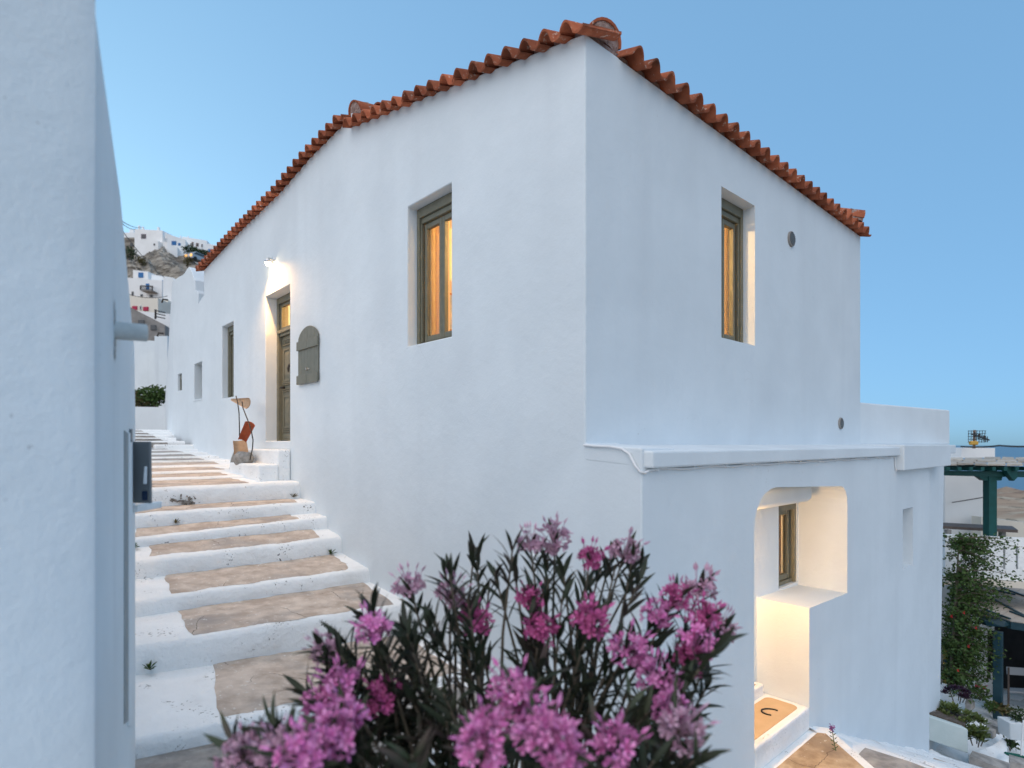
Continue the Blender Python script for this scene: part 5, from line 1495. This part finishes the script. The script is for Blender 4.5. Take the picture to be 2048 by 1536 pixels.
for (px, py, D, k) in big: shoots.append((at(px, py, D), k, px, py, D))
for k in range(125):
    px = rs.uniform(450, 1440); top = lerp_tab(TOP, px)
    f = rs.random()
    py = top + 25 + (1640-top)*f**1.15 if rs.random() < .85 else top + rs.uniform(0, 60)
    D = 2.35 - .75*min(1, (py-1080)/460) + rs.uniform(-.15, .25)
    if px < 640 and rs.random() < .4: continue
    shoots.append((at(px, py, D), 0, px, py, D))
stm = MB(); leaves = []
base = V((-1.75, -1.15, -2.75))
for (tip, fk, px, py, D) in shoots:
    b0 = base + V((rs.uniform(-.35, .35), rs.uniform(-.3, .3), 0))
    dirn = (tip - b0)
    m1 = b0 + dirn*.5 + V((0, 0, .22)) + V((rs.uniform(-.06, .06), rs.uniform(-.06, .06), 0)); m2 = b0 + dirn*.8 + V((0, 0, .14))
    stm.tube([b0, m1, m2, tip], [.012, .008, .006, .0035], 5)
    ax = (tip - m2).normalized()
    if ax.z < .15: ax = (ax + V((0, 0, .35))).normalized()
    nwh = rs.randint(5, 9) if py > 1190 else rs.randint(3, 5)
    for w in range(nwh):
        s = .03 + w*.042
        if s < .28: p = tip + (m2 - tip).normalized()*min(s, (m2-tip).length)
        else: p = m2 + (m1 - m2).normalized()*(s-.28)
        n_ = 3 if py > 1200 else 2
        a0 = rs.uniform(0, 6.28)
        for q in range(n_):
            u = ax.orthogonal().normalized(); v = ax.cross(u)
            a = a0 + q*2*pi/n_ + rs.uniform(-.3, .3)
            el = rs.uniform(.25, .75) + .06*w
            d = (ax*cos(el) + (u*cos(a) + v*sin(a))*sin(el)).normalized()
            leaves.append((p.copy(), d, ax, rs.uniform(.75, 1.15), D, rs.randrange(3)))
    if fk:
        me = rs.choice({1: CMESH, 2: CPALE, 3: CDEEP}[fk])
        o = bpy.data.objects.new('flower_cluster', me); COL.objects.link(o); abs_parent(o, ol)
        z = (ax + V((rs.gauss(0, .2), rs.gauss(0, .2), .2)) - FWD*.35).normalized()
        o.matrix_basis = Matrix.Translation(tip) @ z.to_track_quat('Z', 'Y').to_matrix().to_4x4() @ Matrix.Rotation(rs.uniform(0, 6.28), 4, 'Z') @ Matrix.Scale(rs.uniform(.85, 1.2), 4)
stm.build('stems', M['stem'], absolute=ol, recalc=False)['kind'] = 'stuff'
def leaf_mtx(p, d, ax, s):
    up = (ax - d*ax.dot(d)); up = up.normalized() if up.length > .01 else d.orthogonal().normalized()
    x = d.cross(up)
    return Matrix(((x.x*s, d.x*s, up.x*s, p.x), (x.y*s, d.y*s, up.y*s, p.y), (x.z*s, d.z*s, up.z*s, p.z), (0, 0, 0, 1)))
def visible(L):
    v = L[0] - CAM; D = v.dot(FWD); return 0 if D < .2 or (HY - FPX*v.z/D) > 1530 else 1
leaves.sort(key=lambda L: (-visible(L), L[4] - .3*L[3]))
rest = MB()
for i, (p, d, ax, s, D, k) in enumerate(leaves):
    mt = leaf_mtx(p, d, ax, s)
    if i < 298:
        o = bpy.data.objects.new('leaf', LM[k]); COL.objects.link(o); abs_parent(o, ol); o.matrix_basis = mt
    else:
        me = LM[k]
        rest.add([mt @ v.co for v in me.vertices], [tuple(f.vertices) for f in me.polygons], True)
rest.build('leaves', M['leaf'], absolute=ol, recalc=False)['kind'] = 'stuff'
print('leaves', len(leaves))
